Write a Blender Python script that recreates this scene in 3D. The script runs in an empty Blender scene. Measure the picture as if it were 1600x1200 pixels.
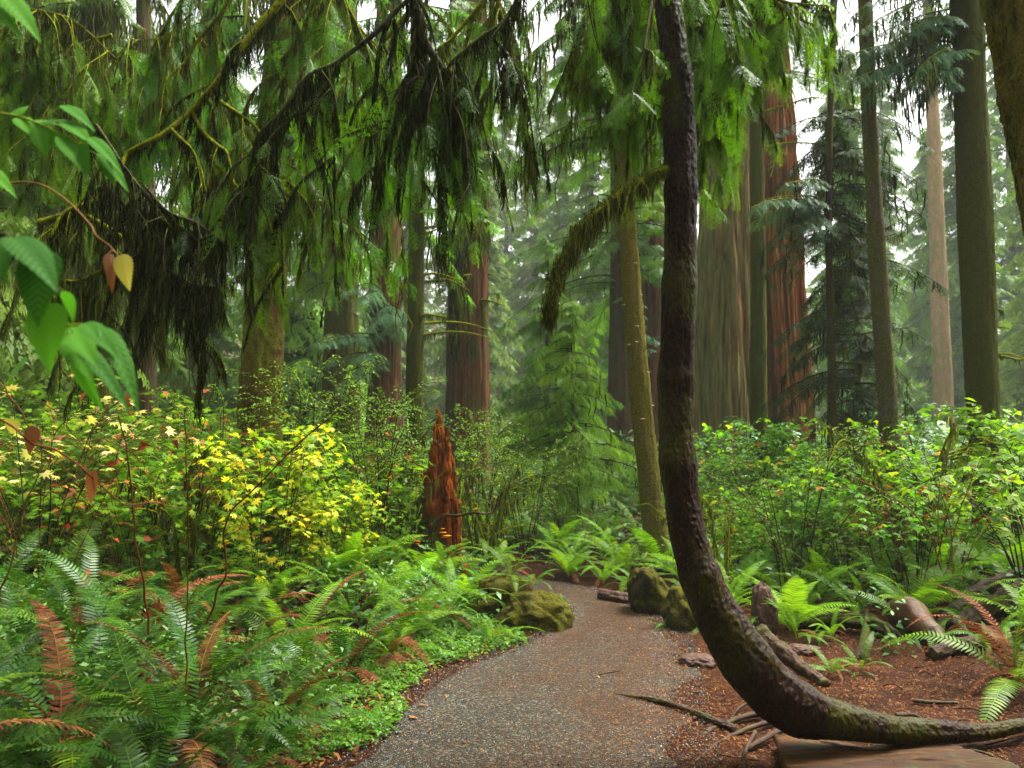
import bpy, math, random
import numpy as np
from mathutils import Vector, Matrix

SC = bpy.context.scene
COL = SC.collection
rng = np.random.default_rng(7)
random.seed(7)
R = math.radians

# ------------------------------------------------------------------ camera
F = 1333.0                      # focal length in pixels of the 1600 px wide photograph
CAMZ = 1.6
PITCH = math.atan(90 / F)
cam_d = bpy.data.cameras.new('camera')
cam = bpy.data.objects.new('camera', cam_d)
COL.objects.link(cam)
cam.location = (0, 0, CAMZ)
cam.rotation_euler = (math.pi / 2 + PITCH, 0, 0)
cam_d.sensor_width = 36
cam_d.lens = 36 * F / 1600
cam_d.clip_start = 0.05
cam_d.clip_end = 1000
cam_d.dof.use_dof = True
cam_d.dof.focus_distance = 5.2
cam_d.dof.aperture_fstop = 4.0
SC.camera = cam

# ------------------------------------------------------------------ light
SUN_EL, SUN_AZ = R(60), R(60)     # azimuth measured from +Y towards +X
world = bpy.data.worlds.new('World')
SC.world = world
world.use_nodes = True
wn = world.node_tree
wn.nodes.clear()
wo = wn.nodes.new('ShaderNodeOutputWorld')
bg = wn.nodes.new('ShaderNodeBackground')
sky = wn.nodes.new('ShaderNodeTexSky')
sky.sky_type = 'NISHITA'
sky.sun_disc = False
sky.sun_elevation = SUN_EL
sky.sun_rotation = SUN_AZ
sky.air_density = 1.2
sky.dust_density = 6.0
sky.ozone_density = 1.0
hsv = wn.nodes.new('ShaderNodeHueSaturation')
hsv.inputs['Saturation'].default_value = 0.03     # overcast
wn.links.new(sky.outputs[0], hsv.inputs['Color'])
wn.links.new(hsv.outputs[0], bg.inputs['Color'])
bg.inputs['Strength'].default_value = 0.09
wn.links.new(bg.outputs[0], wo.inputs['Surface'])

sd = bpy.data.lights.new('sun', 'SUN')
sd.energy = 2.4
sd.angle = R(28)
sd.color = (1, 0.97, 0.9)
sun = bpy.data.objects.new('sun', sd)
COL.objects.link(sun)
sv = Vector((math.sin(SUN_AZ) * math.cos(SUN_EL), math.cos(SUN_AZ) * math.cos(SUN_EL), math.sin(SUN_EL)))
sun.rotation_euler = sv.to_track_quat('Z', 'Y').to_euler()
sun.location = (0, 0, 30)

SC.view_settings.view_transform = 'Standard'
SC.view_settings.look = 'None'
SC.view_settings.exposure = 2.55
SC.view_settings.gamma = 1.0
SC.render.engine = 'CYCLES'
SC.cycles.max_bounces = 6
SC.cycles.diffuse_bounces = 3
SC.cycles.glossy_bounces = 2
SC.cycles.transmission_bounces = 3
SC.cycles.volume_bounces = 0
SC.cycles.caustics_reflective = False
SC.cycles.caustics_refractive = False

# ------------------------------------------------------------------ helpers: maths
def P(px, py, Y):
    """world point seen at pixel (px,py) of the 1600x1200 photograph, standing at depth Y"""
    u = (px - 800) / F
    v = (600 - py) / F
    c, s = math.cos(PITCH), math.sin(PITCH)
    d = np.array([u, c - v * s, s + v * c])
    t = Y / d[1]
    return np.array([0, 0, CAMZ]) + d * t

_tab = rng.random(65536)
def vnoise(x, y, z):
    x, y, z = np.broadcast_arrays(np.asarray(x, float), np.asarray(y, float), np.asarray(z, float))
    xi, yi, zi = np.floor(x).astype(np.int64), np.floor(y).astype(np.int64), np.floor(z).astype(np.int64)
    fx, fy, fz = x - xi, y - yi, z - zi
    fx, fy, fz = [f * f * (3 - 2 * f) for f in (fx, fy, fz)]
    def h(a, b, c):
        return _tab[((a * 73856093) ^ (b * 19349663) ^ (c * 83492791)) & 65535]
    r = 0
    for dx in (0, 1):
        wx = fx if dx else 1 - fx
        for dy in (0, 1):
            wy = fy if dy else 1 - fy
            for dz in (0, 1):
                wz = fz if dz else 1 - fz
                r = r + wx * wy * wz * h(xi + dx, yi + dy, zi + dz)
    return r * 2 - 1

def fbm(x, y, z, o=4):
    r, a = 0, 1.0
    for i in range(o):
        r = r + a * vnoise(x * 2 ** i + 17 * i, y * 2 ** i, z * 2 ** i)
        a *= 0.5
    return r

def sstep(x):
    x = np.clip(x, 0, 1)
    return x * x * (3 - 2 * x)

# gravel path, world metres: edges as functions of y
PY = [-3, 2.5, 4.18, 5.33, 6.0, 6.9, 7.35, 8.2, 8.8, 9.6, 11, 13]
PL = [-1.1, -1.0, -0.78, -0.62, -0.48, 0.12, 0.42, 0.52, 0.45, -0.4, -2.2, -4.5]
PR = [.72, .78, .90, 1.08, 1.22, 1.34, 1.38, 1.26, 1.05, 0.75, -0.5, -2.5]
def xl(y): return np.interp(y, PY, PL)
def xr(y): return np.interp(y, PY, PR)

def gz(x, y):
    x = np.asarray(x, float); y = np.asarray(y, float)
    dl = xl(y) - x
    dr = x - xr(y)
    z = 0.30 * sstep(dl / 2.2) + 0.12 * sstep((dl - 2) / 4)
    z = z + 0.30 * sstep((dr - 2.2) / 3)
    # beyond the bend the bed closes over the path
    z = z * 1.0 + 0.12 * sstep((y - 9.5) / 3)
    out = sstep(np.maximum(dl, dr) / 0.4)
    z = z + out * (0.05 * fbm(x * 0.8, y * 0.8, 0, 3) + 0.015 * fbm(x * 5, y * 5, 3, 2))
    z = z + 0.006 * fbm(x * 2, y * 2, 5, 3)
    r = np.hypot(x, y - 5)
    z = z + 26 * sstep((r - 45) / 120) + sstep((r - 30) / 40) * 1.5 * fbm(x * 0.05, y * 0.05, 9, 3)
    return z

def g1(x, y): return float(gz(x, y))
def G(px, py):
    """ground point seen at pixel"""
    y = F * CAMZ / max(py - 690, 8)
    for _ in range(8):
        p = P(px, py, y)
        z = g1(p[0], y)
        y = y + (p[2] - z) * y / CAMZ * 0.8
    p = P(px, py, y)
    return np.array([p[0], y, g1(p[0], y)])
def at(px, Y):
    """ground point at column px, depth Y"""
    x = (px - 800) / F * Y
    return np.array([x, Y, g1(x, Y)])

def smooth(pts, n):
    """Catmull-Rom through pts, n samples"""
    pts = np.asarray(pts, float)
    if len(pts) == 2:
        t = np.linspace(0, 1, n)[:, None]
        return pts[0] * (1 - t) + pts[1] * t
    p = np.vstack([2 * pts[0] - pts[1], pts, 2 * pts[-1] - pts[-2]])
    s = np.linspace(0, len(pts) - 1 - 1e-6, n)
    i = np.floor(s).astype(int)
    t = (s - i)[:, None]
    a, b, c, d = p[i], p[i + 1], p[i + 2], p[i + 3]
    return 0.5 * (2 * b + (c - a) * t + (2 * a - 5 * b + 4 * c - d) * t ** 2 + (3 * b - a - 3 * c + d) * t ** 3)

def nrm(v):
    v = np.asarray(v, float)
    return v / (np.linalg.norm(v, axis=-1, keepdims=True) + 1e-12)

def frames(d, up=(0, 0, 1)):
    """rotation matrices whose +Y column is d and whose +Z column is near up"""
    d = nrm(np.atleast_2d(d))
    up = np.broadcast_to(np.atleast_2d(up).astype(float), d.shape)
    x = np.cross(d, up)
    bad = np.linalg.norm(x, axis=1) < 1e-3
    if bad.any():
        x[bad] = np.cross(d[bad], [1.0, 0.01, 0])
    x = nrm(x)
    z = np.cross(x, d)
    return np.stack([x, d, z], axis=2)

def rotz(a):
    c, s = math.cos(a), math.sin(a)
    return np.array([[c, -s, 0], [s, c, 0], [0, 0, 1.0]])

# ------------------------------------------------------------------ helpers: meshes
class Acc:
    """collects vertices and faces (tris and quads) of ONE mesh"""
    def __init__(s):
        s.V, s.F3, s.F4, s.A, s.L, s.n = [], [], [], [], [], 0
    def add(s, V, F4=None, F3=None, v=0.5, lc=None):
        V = np.asarray(V, float).reshape(-1, 3)
        if F4 is not None and len(F4): s.F4.append(np.asarray(F4, np.int64).reshape(-1, 4) + s.n)
        if F3 is not None and len(F3): s.F3.append(np.asarray(F3, np.int64).reshape(-1, 3) + s.n)
        s.V.append(V)
        s.A.append(np.broadcast_to(np.asarray(v, float), (len(V),)).copy())
        s.L.append(V.copy() if lc is None else np.asarray(lc, float).reshape(-1, 3))
        s.n += len(V)
        return s
    def stamp(s, T, Rm, pos, scale=1.0, v=None):
        V, F4, F3 = T
        Rm = np.asarray(Rm); pos = np.asarray(pos, float).reshape(-1, 3)
        m, n = len(pos), len(V)
        if m == 0: return s
        if Rm.ndim == 2: Rm = np.broadcast_to(Rm, (m, 3, 3))
        sc = np.asarray(scale, float)
        if sc.ndim == 0: sc = np.full((m, 3), float(sc))
        elif sc.ndim == 1 and len(sc) == m: sc = np.repeat(sc[:, None], 3, 1)
        sc = np.broadcast_to(sc, (m, 3))
        W = np.einsum('mij,mnj->mni', Rm, V[None] * sc[:, None, :]) + pos[:, None, :]
        off = (np.arange(m) * n)[:, None, None]
        f4 = (F4[None] + off).reshape(-1, 4) if F4 is not None and len(F4) else None
        f3 = (F3[None] + off).reshape(-1, 3) if F3 is not None and len(F3) else None
        if v is None: v = rng.random(m)
        v = np.repeat(np.broadcast_to(np.asarray(v, float), (m,)), n)
        return s.add(W.reshape(-1, 3), f4, f3, v, np.broadcast_to(V[None], (m, n, 3)).reshape(-1, 3))
    def tmpl(s):
        V = np.vstack(s.V)
        return (V, np.vstack(s.F4) if s.F4 else np.zeros((0, 4), int), np.vstack(s.F3) if s.F3 else np.zeros((0, 3), int))
    def mesh(s, name, mat, origin=(0, 0, 0), shade=True):
        V = np.vstack(s.V) - np.asarray(origin, float)
        f3 = np.vstack(s.F3) if s.F3 else np.zeros((0, 3), np.int64)
        f4 = np.vstack(s.F4) if s.F4 else np.zeros((0, 4), np.int64)
        me = bpy.data.meshes.new(name)
        me.vertices.add(len(V)); me.vertices.foreach_set('co', V.astype(np.float32).ravel())
        loops = np.concatenate([f3.ravel(), f4.ravel()]).astype(np.int32)
        st = np.concatenate([np.arange(len(f3)) * 3, len(f3) * 3 + np.arange(len(f4)) * 4]).astype(np.int32)
        me.loops.add(len(loops)); me.loops.foreach_set('vertex_index', loops)
        me.polygons.add(len(st)); me.polygons.foreach_set('loop_start', st)
        a = me.attributes.new('v', 'FLOAT', 'POINT'); a.data.foreach_set('value', np.concatenate(s.A).astype(np.float32))
        b = me.attributes.new('lc', 'FLOAT_VECTOR', 'POINT'); b.data.foreach_set('vector', np.vstack(s.L).astype(np.float32).ravel())
        me.update(calc_edges=True)
        me.validate()
        if shade:
            me.polygons.foreach_set('use_smooth', np.ones(len(me.polygons), bool))
        me.materials.append(mat)
        return me

def tube(pts, rad, seg=8, amp=0.0, fine=None, freq=3.0, seed=0.0, cap=True, stretch=0.25, ridge=0.0, nridge=20, flare=None):
    """skin of a limb or trunk along pts; amp = relative surface noise"""
    pts = np.asarray(pts, float)
    n = len(pts)
    rad = np.broadcast_to(np.asarray(rad, float), (n,))
    tan = nrm(np.gradient(pts, axis=0))
    x = np.zeros((n, 3))
    ref = np.array([1.0, 0, 0]) if abs(tan[0][0]) < 0.8 else np.array([0, 1.0, 0])
    for i in range(n):
        ref = ref - tan[i] * ref.dot(tan[i]); ref /= np.linalg.norm(ref)
        x[i] = ref
    y = np.cross(tan, x)
    a = np.linspace(0, 2 * np.pi, seg, endpoint=False)
    ca, sa = np.cos(a), np.sin(a)
    length = np.concatenate([[0], np.cumsum(np.linalg.norm(np.diff(pts, axis=0), axis=1))])
    rr = np.ones((n, seg))
    if amp:
        rr = rr + amp * fbm(ca[None] * freq + seed, sa[None] * freq, length[:, None] * freq * stretch / max(rad.mean(), 1e-3) * 0.3, 3)
    if ridge:
        wob = 0.35 * vnoise(length[:, None] * 0.5, a[None] * 0 + seed, 0) + 0.10 * vnoise(length[:, None] * 2.3, a[None] * 0 + seed + 9, ca[None] * 3)
        q = vnoise((ca[None] * nridge / 6.3 * 1.0) + wob + seed, sa[None] * nridge / 6.3 + wob, length[:, None] * 0.28)
        q2 = vnoise((ca[None] * nridge / 3.0) + wob, sa[None] * nridge / 3.0 + seed, length[:, None] * 0.8)
        q3 = vnoise(ca[None] * nridge * .8 + wob * 3, sa[None] * nridge * .8 + seed + wob * 3, length[:, None] * 1.1)
        rr = rr + ridge * (-(1 - np.abs(q)) ** 3 * 1.1 + 0.35 * np.abs(q2) - .32 * (1 - np.abs(q3)) ** 4)
    if flare is not None:
        k = np.exp(-length / flare[0])[:, None]
        rr = rr + flare[1] * k * (0.6 + 0.8 * np.maximum(0, np.sin(a[None] * flare[2] + seed)) ** 2)
    V = pts[:, None] + (x[:, None] * ca[None, :, None] + y[:, None] * sa[None, :, None]) * (rad[:, None] * rr)[..., None]
    if fine is not None:
        fa, fs, fz = fine
        q = V * [fs, fs, fs * fz]
        h = 1 - 2 * np.abs(vnoise(q[..., 0] + seed, q[..., 1], q[..., 2])) + .6 * vnoise(q[..., 0] * 2.3, q[..., 1] * 2.3 + seed, q[..., 2] * 2.3)
        V = V + (x[:, None] * ca[None, :, None] + y[:, None] * sa[None, :, None]) * (fa * h)[..., None]
    V = V.reshape(-1, 3)
    i, j = np.meshgrid(np.arange(n - 1), np.arange(seg), indexing='ij')
    j2 = (j + 1) % seg
    F4 = np.stack([i * seg + j, i * seg + j2, (i + 1) * seg + j2, (i + 1) * seg + j], -1).reshape(-1, 4)
    F3 = None
    if cap:
        V = np.vstack([V, pts[0], pts[-1]])
        k = np.arange(seg); k2 = (k + 1) % seg
        b = n * seg
        F3 = np.vstack([np.stack([k2, k, np.full(seg, b)], -1),
                        np.stack([k + (n - 1) * seg, k2 + (n - 1) * seg, np.full(seg, b + 1)], -1)])
    return V, F4, F3

def obj(name, acc_or_mesh, mat=None, parent=None, shade=True, loc=None):
    """ONE mesh object. World-space geometry is moved to the parent's (or its own) base."""
    if isinstance(acc_or_mesh, Acc):
        o_ = tuple(parent.location) if parent is not None and parent.parent is None else (loc if loc is not None else (0, 0, 0))
        if parent is not None and parent.parent is not None:
            o_ = tuple(parent.parent.location)
            if parent.get('abs'): pass
        me = acc_or_mesh.mesh(name, mat, o_, shade)
    else:
        me = acc_or_mesh
    o = bpy.data.objects.new(name, me)
    COL.objects.link(o)
    if parent is not None: o.parent = parent
    elif loc is not None: o.location = loc
    return o

def tag(o, label=None, cat=None, group=None, kind=None):
    if label: o['label'] = label
    if cat: o['category'] = cat
    if group: o['group'] = group
    if kind: o['kind'] = kind
    return o

def thing(name, label, cat, loc=(0, 0, 0), group=None):
    o = bpy.data.objects.new(name, None)
    o.empty_display_size = 0.1
    COL.objects.link(o)
    o.location = tuple(float(c) for c in loc)
    return tag(o, label, cat, group)

def dup(root, loc, rz=0.0, sc=1.0, label=None, group=None, tilt=0.0):
    r = root.copy(); COL.objects.link(r)
    r.location = tuple(float(c) for c in loc)
    r.rotation_euler = (tilt, 0, rz)
    r.scale = (sc, sc, sc) if np.ndim(sc) == 0 else tuple(sc)
    if label: r['label'] = label
    if group: r['group'] = group
    for ch in list(root.children):
        c = ch.copy(); COL.objects.link(c); c.parent = r
        for gch in list(ch.children):
            d = gch.copy(); COL.objects.link(d); d.parent = c
    return r

# ------------------------------------------------------------------ helpers: materials
class NT:
    def __init__(s, name):
        s.m = bpy.data.materials.new(name)
        s.m.use_nodes = True
        s.t = s.m.node_tree
        s.t.nodes.clear()
        s.out = s.n('ShaderNodeOutputMaterial')
    def n(s, t, **k):
        nd = s.t.nodes.new(t)
        for a, b in k.items(): setattr(nd, a, b)
        return nd
    def l(s, a, b): s.t.links.new(a, b)
    def coord(s, scale=(1, 1, 1), kind='Object'):
        tc = s.n('ShaderNodeTexCoord'); mp = s.n('ShaderNodeMapping')
        s.l(tc.outputs[kind], mp.inputs['Vector']); mp.inputs['Scale'].default_value = scale
        return mp.outputs[0]
    def noise(s, vec, scale=5, detail=5, rough=0.6, dist=0.0):
        nd = s.n('ShaderNodeTexNoise')
        nd.inputs['Scale'].default_value = scale; nd.inputs['Detail'].default_value = detail
        nd.inputs['Roughness'].default_value = rough; nd.inputs['Distortion'].default_value = dist
        s.l(vec, nd.inputs['Vector'])
        return nd.outputs[0]
    def ramp(s, fac, stops, interp='LINEAR'):
        nd = s.n('ShaderNodeValToRGB')
        cr = nd.color_ramp; cr.interpolation = interp
        while len(cr.elements) < len(stops): cr.elements.new(0.5)
        for e, (p, c) in zip(cr.elements, stops):
            e.position = p
            e.color = (c, c, c, 1) if np.ndim(c) == 0 else (*c, 1)
        s.l(fac, nd.inputs[0])
        return nd.outputs[0]
    def mix(s, fac, a, b, mode='MIX'):
        nd = s.n('ShaderNodeMix', data_type='RGBA', blend_type=mode)
        for sock, val in ((nd.inputs[0], fac), (nd.inputs[6], a), (nd.inputs[7], b)):
            if hasattr(val, 'is_linked'): s.l(val, sock)
            elif np.ndim(val) == 0: sock.default_value = val
            else: sock.default_value = (*val, 1)
        return nd.outputs[2]
    def math(s, op, a, b=0.0, clamp=False):
        nd = s.n('ShaderNodeMath', operation=op, use_clamp=clamp)
        for sock, val in ((nd.inputs[0], a), (nd.inputs[1], b)):
            if hasattr(val, 'is_linked'): s.l(val, sock)
            else: sock.default_value = val
        return nd.outputs[0]
    def bump(s, h, strength=0.5, dist=0.02):
        nd = s.n('ShaderNodeBump')
        nd.inputs['Strength'].default_value = strength; nd.inputs['Distance'].default_value = dist
        s.l(h, nd.inputs['Height'])
        return nd.outputs[0]
    def pbr(s, col, rough=0.7, spec=0.4, normal=None, out=True, coat=0.0):
        nd = s.n('ShaderNodeBsdfPrincipled')
        if hasattr(col, 'is_linked'): s.l(col, nd.inputs['Base Color'])
        else: nd.inputs['Base Color'].default_value = (*col, 1)
        if hasattr(rough, 'is_linked'): s.l(rough, nd.inputs['Roughness'])
        else: nd.inputs['Roughness'].default_value = rough
        nd.inputs['Specular IOR Level'].default_value = spec
        if coat:
            nd.inputs['Coat Weight'].default_value = coat
            nd.inputs['Coat Roughness'].default_value = 0.15
        if normal is not None: s.l(normal, nd.inputs['Normal'])
        if out: s.l(nd.outputs[0], s.out.inputs['Surface'])
        return nd.outputs[0]

def leaf_mat(name, stops, rough=0.4, spec=0.5, trans=0.35, objvar=0.25, tcol=(1.25, 1.3, 0.6), veins=0.0):
    """thin leaf: colour varies per leaf (v) and per plant (object random), some light passes through"""
    m = NT(name)
    at_ = m.n('ShaderNodeAttribute', attribute_name='v')
    if name.split('_')[0] not in ('yellow', 'pale', 'brown', 'blue', 'broad', 'hanging', 'dark') and 'dead' not in name:
        stops = [(p_, (c_[0] * 1.3, c_[1] * 1.18, c_[2] * .35) if c_[1] > c_[0] else c_) for p_, c_ in stops]
    c = m.ramp(at_.outputs['Fac'], stops)
    if objvar:
        oi = m.n('ShaderNodeObjectInfo')
        h = m.n('ShaderNodeHueSaturation')
        m.l(c, h.inputs['Color'])
        mr = m.n('ShaderNodeMapRange'); m.l(oi.outputs['Random'], mr.inputs[0])
        mr.inputs[3].default_value = 1 - objvar; mr.inputs[4].default_value = 1 + objvar
        m.l(mr.outputs[0], h.inputs['Value'])
        mr2 = m.n('ShaderNodeMapRange'); m.l(m.math('FRACT', m.math('MULTIPLY', oi.outputs['Random'], 7.3)), mr2.inputs[0])
        mr2.inputs[3].default_value = 0.485; mr2.inputs[4].default_value = 0.515
        m.l(mr2.outputs[0], h.inputs['Hue'])
        c = h.outputs[0]
    nrmo = None
    if veins:
        la = m.n('ShaderNodeAttribute', attribute_name='lc')
        sx = m.n('ShaderNodeSeparateXYZ'); m.l(la.outputs['Vector'], sx.inputs[0])
        ax = m.math('ABSOLUTE', sx.outputs[0])
        ph = m.math('SUBTRACT', m.math('MULTIPLY', sx.outputs[1], 34.0), m.math('MULTIPLY', ax, 26.0))
        w = m.math('SINE', ph)
        mid = m.math('LESS_THAN', ax, 0.012)
        hgt = m.math('ADD', m.math('POWER', m.math('ABSOLUTE', w), 0.5), m.math('MULTIPLY', mid, -1.0))
        cell = m.noise(la.outputs['Vector'], 40, 2)
        hgt = m.math('ADD', hgt, m.math('MULTIPLY', cell, 0.6))
        nrmo = m.bump(hgt, veins, 0.02)
        vein = m.math('POWER', m.math('ABSOLUTE', w), 0.35)
        c = m.mix(m.math('MULTIPLY', m.math('SUBTRACT', 1.0, vein), 0.35, True), c, (0.16, 0.30, 0.05))
    surf = m.pbr(c, rough, spec * .38, nrmo, out=False)
    tl = m.n('ShaderNodeBsdfTranslucent')
    m.l(m.mix(1.0, c, tcol, 'MULTIPLY'), tl.inputs['Color'])
    mx = m.n('ShaderNodeMixShader'); mx.inputs[0].default_value = trans
    m.l(surf, mx.inputs[1]); m.l(tl.outputs[0], mx.inputs[2])
    m.l(mx.outputs[0], m.out.inputs['Surface'])
    return m.m

def bark_mat(name, dark, light, moss=(0.06, 0.085, 0.012), moss_amt=0.4, stretch=(9, 9, 2.0), bump=0.6, bdist=0.03, rough=0.85,
             spec=0.08, speck=None, moss_dir=None, fine=6.0, coat=0.0, moss2=None, mstr=(1, 1, 0.6)):
    m = NT(name)
    v = m.coord(stretch)
    n1 = m.noise(v, 1.0, 8, 0.65, 0.6)
    n2 = m.noise(v, fine, 6, 0.7)
    c = m.ramp(n1, [(0.3, dark), (0.68, light)])
    c = m.mix(m.ramp(n2, [(0.35, 0.75), (0.7, 0.0)]), c, tuple(x * 0.55 for x in dark))
    if moss_amt > 0:
        vm = m.coord(mstr)
        mm = m.noise(vm, 2.6, 7, 0.7)
        f = mm
        if moss_dir is not None:
            ge = m.n('ShaderNodeNewGeometry')
            vd = m.n('ShaderNodeVectorMath', operation='DOT_PRODUCT')
            m.l(ge.outputs['Normal'], vd.inputs[0]); vd.inputs[1].default_value = moss_dir
            f = m.math('ADD', f, m.math('MULTIPLY', vd.outputs['Value'], 0.16))
        t = 0.62 - 0.3 * moss_amt
        f = m.ramp(f, [(max(t - 0.07, 0), 0.0), (t + 0.07, 1.0)])
        mn = m.noise(m.coord((1, 1, 1) if mstr[0] == 1 else (.25, .25, .02)), 60, 4)
        mc = m.ramp(mn, [(0.3, tuple(x * 0.45 for x in moss)), (0.65, moss if moss2 is None else moss2)])
        c = m.mix(m.math('MULTIPLY', f, 0.92), c, mc)
    if speck is not None:
        sp = m.n('ShaderNodeTexVoronoi'); m.l(m.coord((1, 1, 0.8)), sp.inputs['Vector']); sp.inputs['Scale'].default_value = 38
        c = m.mix(m.ramp(sp.outputs['Distance'], [(0.10, 0.8), (0.2, 0.0)]), c, speck)
    h = m.math('ADD', m.math('MULTIPLY', n1, 1.0), m.math('MULTIPLY', n2, 0.45))
    hs = m.n('ShaderNodeHueSaturation'); hs.inputs['Saturation'].default_value = 1.15; m.l(c, hs.inputs['Color']); c = hs.outputs[0]
    m.pbr(c, rough, spec, m.bump(h, bump, bdist), coat=coat)
    return m.m
# ------------------------------------------------------------------ materials
GREEN = [(0.0, (0.020, 0.060, 0.008)), (0.5, (0.045, 0.125, 0.014)), (1.0, (0.095, 0.200, 0.022))]
M = {}
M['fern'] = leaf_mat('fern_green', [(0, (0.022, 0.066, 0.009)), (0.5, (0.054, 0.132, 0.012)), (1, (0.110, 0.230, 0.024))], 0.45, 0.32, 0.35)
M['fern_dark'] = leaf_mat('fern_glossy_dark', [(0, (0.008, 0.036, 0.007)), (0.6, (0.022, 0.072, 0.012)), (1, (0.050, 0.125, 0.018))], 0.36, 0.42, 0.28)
M['fern_light'] = leaf_mat('fern_light', [(0, (0.065, 0.160, 0.016)), (0.6, (0.110, 0.240, 0.022)), (1, (0.170, 0.310, 0.035))], 0.42, 0.4, 0.4)
M['fern_dead'] = leaf_mat('fern_dead', [(0, (0.060, 0.016, 0.006)), (0.6, (0.150, 0.045, 0.014)), (1, (0.260, 0.110, 0.035))], 0.7, 0.2, 0.2, tcol=(1, 0.9, 0.7))
M['shrub'] = leaf_mat('salmonberry_leaf', [(0, (0.050, 0.140, 0.020)), (0.5, (0.090, 0.225, 0.030)), (0.9, (0.165, 0.330, 0.040)), (0.965, (0.30, 0.34, 0.04)), (1, (0.35, 0.12, 0.02))], 0.5, 0.28, 0.5)
M['shrub_dark'] = leaf_mat('dark_shrub_leaf', [(0, (0.030, 0.085, 0.014)), (0.6, (0.060, 0.150, 0.022)), (1, (0.110, 0.210, 0.036))], 0.4, 0.5, 0.35)
M['huckle'] = leaf_mat('huckleberry_leaf', [(0, (0.060, 0.150, 0.035)), (0.6, (0.110, 0.240, 0.060)), (1, (0.190, 0.330, 0.100))], 0.45, 0.35, 0.4)
M['yellow'] = leaf_mat('yellow_maple_leaf', [(0, (0.120, 0.260, 0.012)), (0.45, (0.300, 0.430, 0.015)), (0.8, (0.580, 0.560, 0.022)), (1, (0.720, 0.520, 0.04))], 0.5, 0.4, 0.45, 0.08, (1.1, 1.1, 0.5))
M['pale'] = leaf_mat('pale_yellow_leaf', [(0, (0.42, 0.42, 0.05)), (0.5, (0.62, 0.56, 0.14)), (0.85, (0.70, 0.62, 0.28)), (1, (0.45, 0.13, 0.03))], 0.5, 0.4, 0.4, 0.1, (1.05, 1.0, 0.7))
M['brownleaf'] = leaf_mat('brown_dead_leaf', [(0, (0.13, 0.030, 0.008)), (0.6, (0.30, 0.085, 0.016)), (1, (0.42, 0.17, 0.035))], 0.6, 0.3, 0.25, tcol=(1.1, 0.8, 0.5))
M['hemlock'] = leaf_mat('hemlock_needles', [(0, (0.030, 0.080, 0.006)), (0.5, (0.062, 0.165, 0.010)), (1, (0.125, 0.290, 0.018))], 0.42, 0.45, 0.42)
M['needle_bright'] = leaf_mat('bright_conifer_needles', [(0, (0.035, 0.095, 0.018)), (0.6, (0.075, 0.175, 0.024)), (1, (0.130, 0.250, 0.040))], 0.5, 0.35, 0.4)
M['needle_mid'] = leaf_mat('conifer_needles', [(0, (0.034, 0.085, 0.018)), (0.6, (0.070, 0.155, 0.028)), (1, (0.120, 0.230, 0.042))], 0.5, 0.35, 0.35)
M['needle_dark'] = leaf_mat('dark_conifer_needles', [(0, (0.016, 0.034, 0.008)), (0.6, (0.032, 0.068, 0.012)), (1, (0.065, 0.115, 0.020))], 0.6, 0.3, 0.25)
M['needle_blue'] = leaf_mat('blue_green_needles', [(0, (0.050, 0.115, 0.052)), (0.6, (0.085, 0.190, 0.085)), (1, (0.140, 0.270, 0.125))], 0.5, 0.35, 0.35)
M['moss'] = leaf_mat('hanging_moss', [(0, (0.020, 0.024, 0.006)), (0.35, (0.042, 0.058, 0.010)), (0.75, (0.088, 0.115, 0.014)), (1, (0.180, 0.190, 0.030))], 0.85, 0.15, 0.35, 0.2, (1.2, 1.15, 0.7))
M['moss_dark'] = leaf_mat('dark_hanging_moss', [(0, (0.006, 0.008, 0.002)), (0.5, (0.018, 0.023, 0.005)), (1, (0.055, 0.070, 0.010))], 0.9, 0.12, 0.2, 0.2)  # near-black copy of the moss; puts the upper-left boughs' backlit silhouettes into colour
M['clover'] = leaf_mat('clover_leaf', [(0, (0.040, 0.115, 0.016)), (0.6, (0.075, 0.200, 0.024)), (1, (0.130, 0.270, 0.035))], 0.4, 0.5, 0.35)
M['bigleaf'] = leaf_mat('broad_leaf', [(0, (0.012, 0.060, 0.006)), (0.5, (0.040, 0.150, 0.010)), (1, (0.080, 0.230, 0.014))], 0.6, 0.15, 0.4, 0.0, (1.2, 1.3, 0.5), veins=0.12)
M['bigleaf_y'] = leaf_mat('broad_yellow_leaf', [(0, (0.50, 0.42, 0.06)), (1, (0.62, 0.52, 0.09))], 0.5, 0.4, 0.35, 0.0, (1, 1, 0.7), veins=0.6)
M['bigleaf_b'] = leaf_mat('broad_brown_leaf', [(0, (0.22, 0.075, 0.025)), (1, (0.32, 0.12, 0.04))], 0.5, 0.4, 0.25, 0.0, (1, 0.8, 0.6), veins=0.6)

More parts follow.
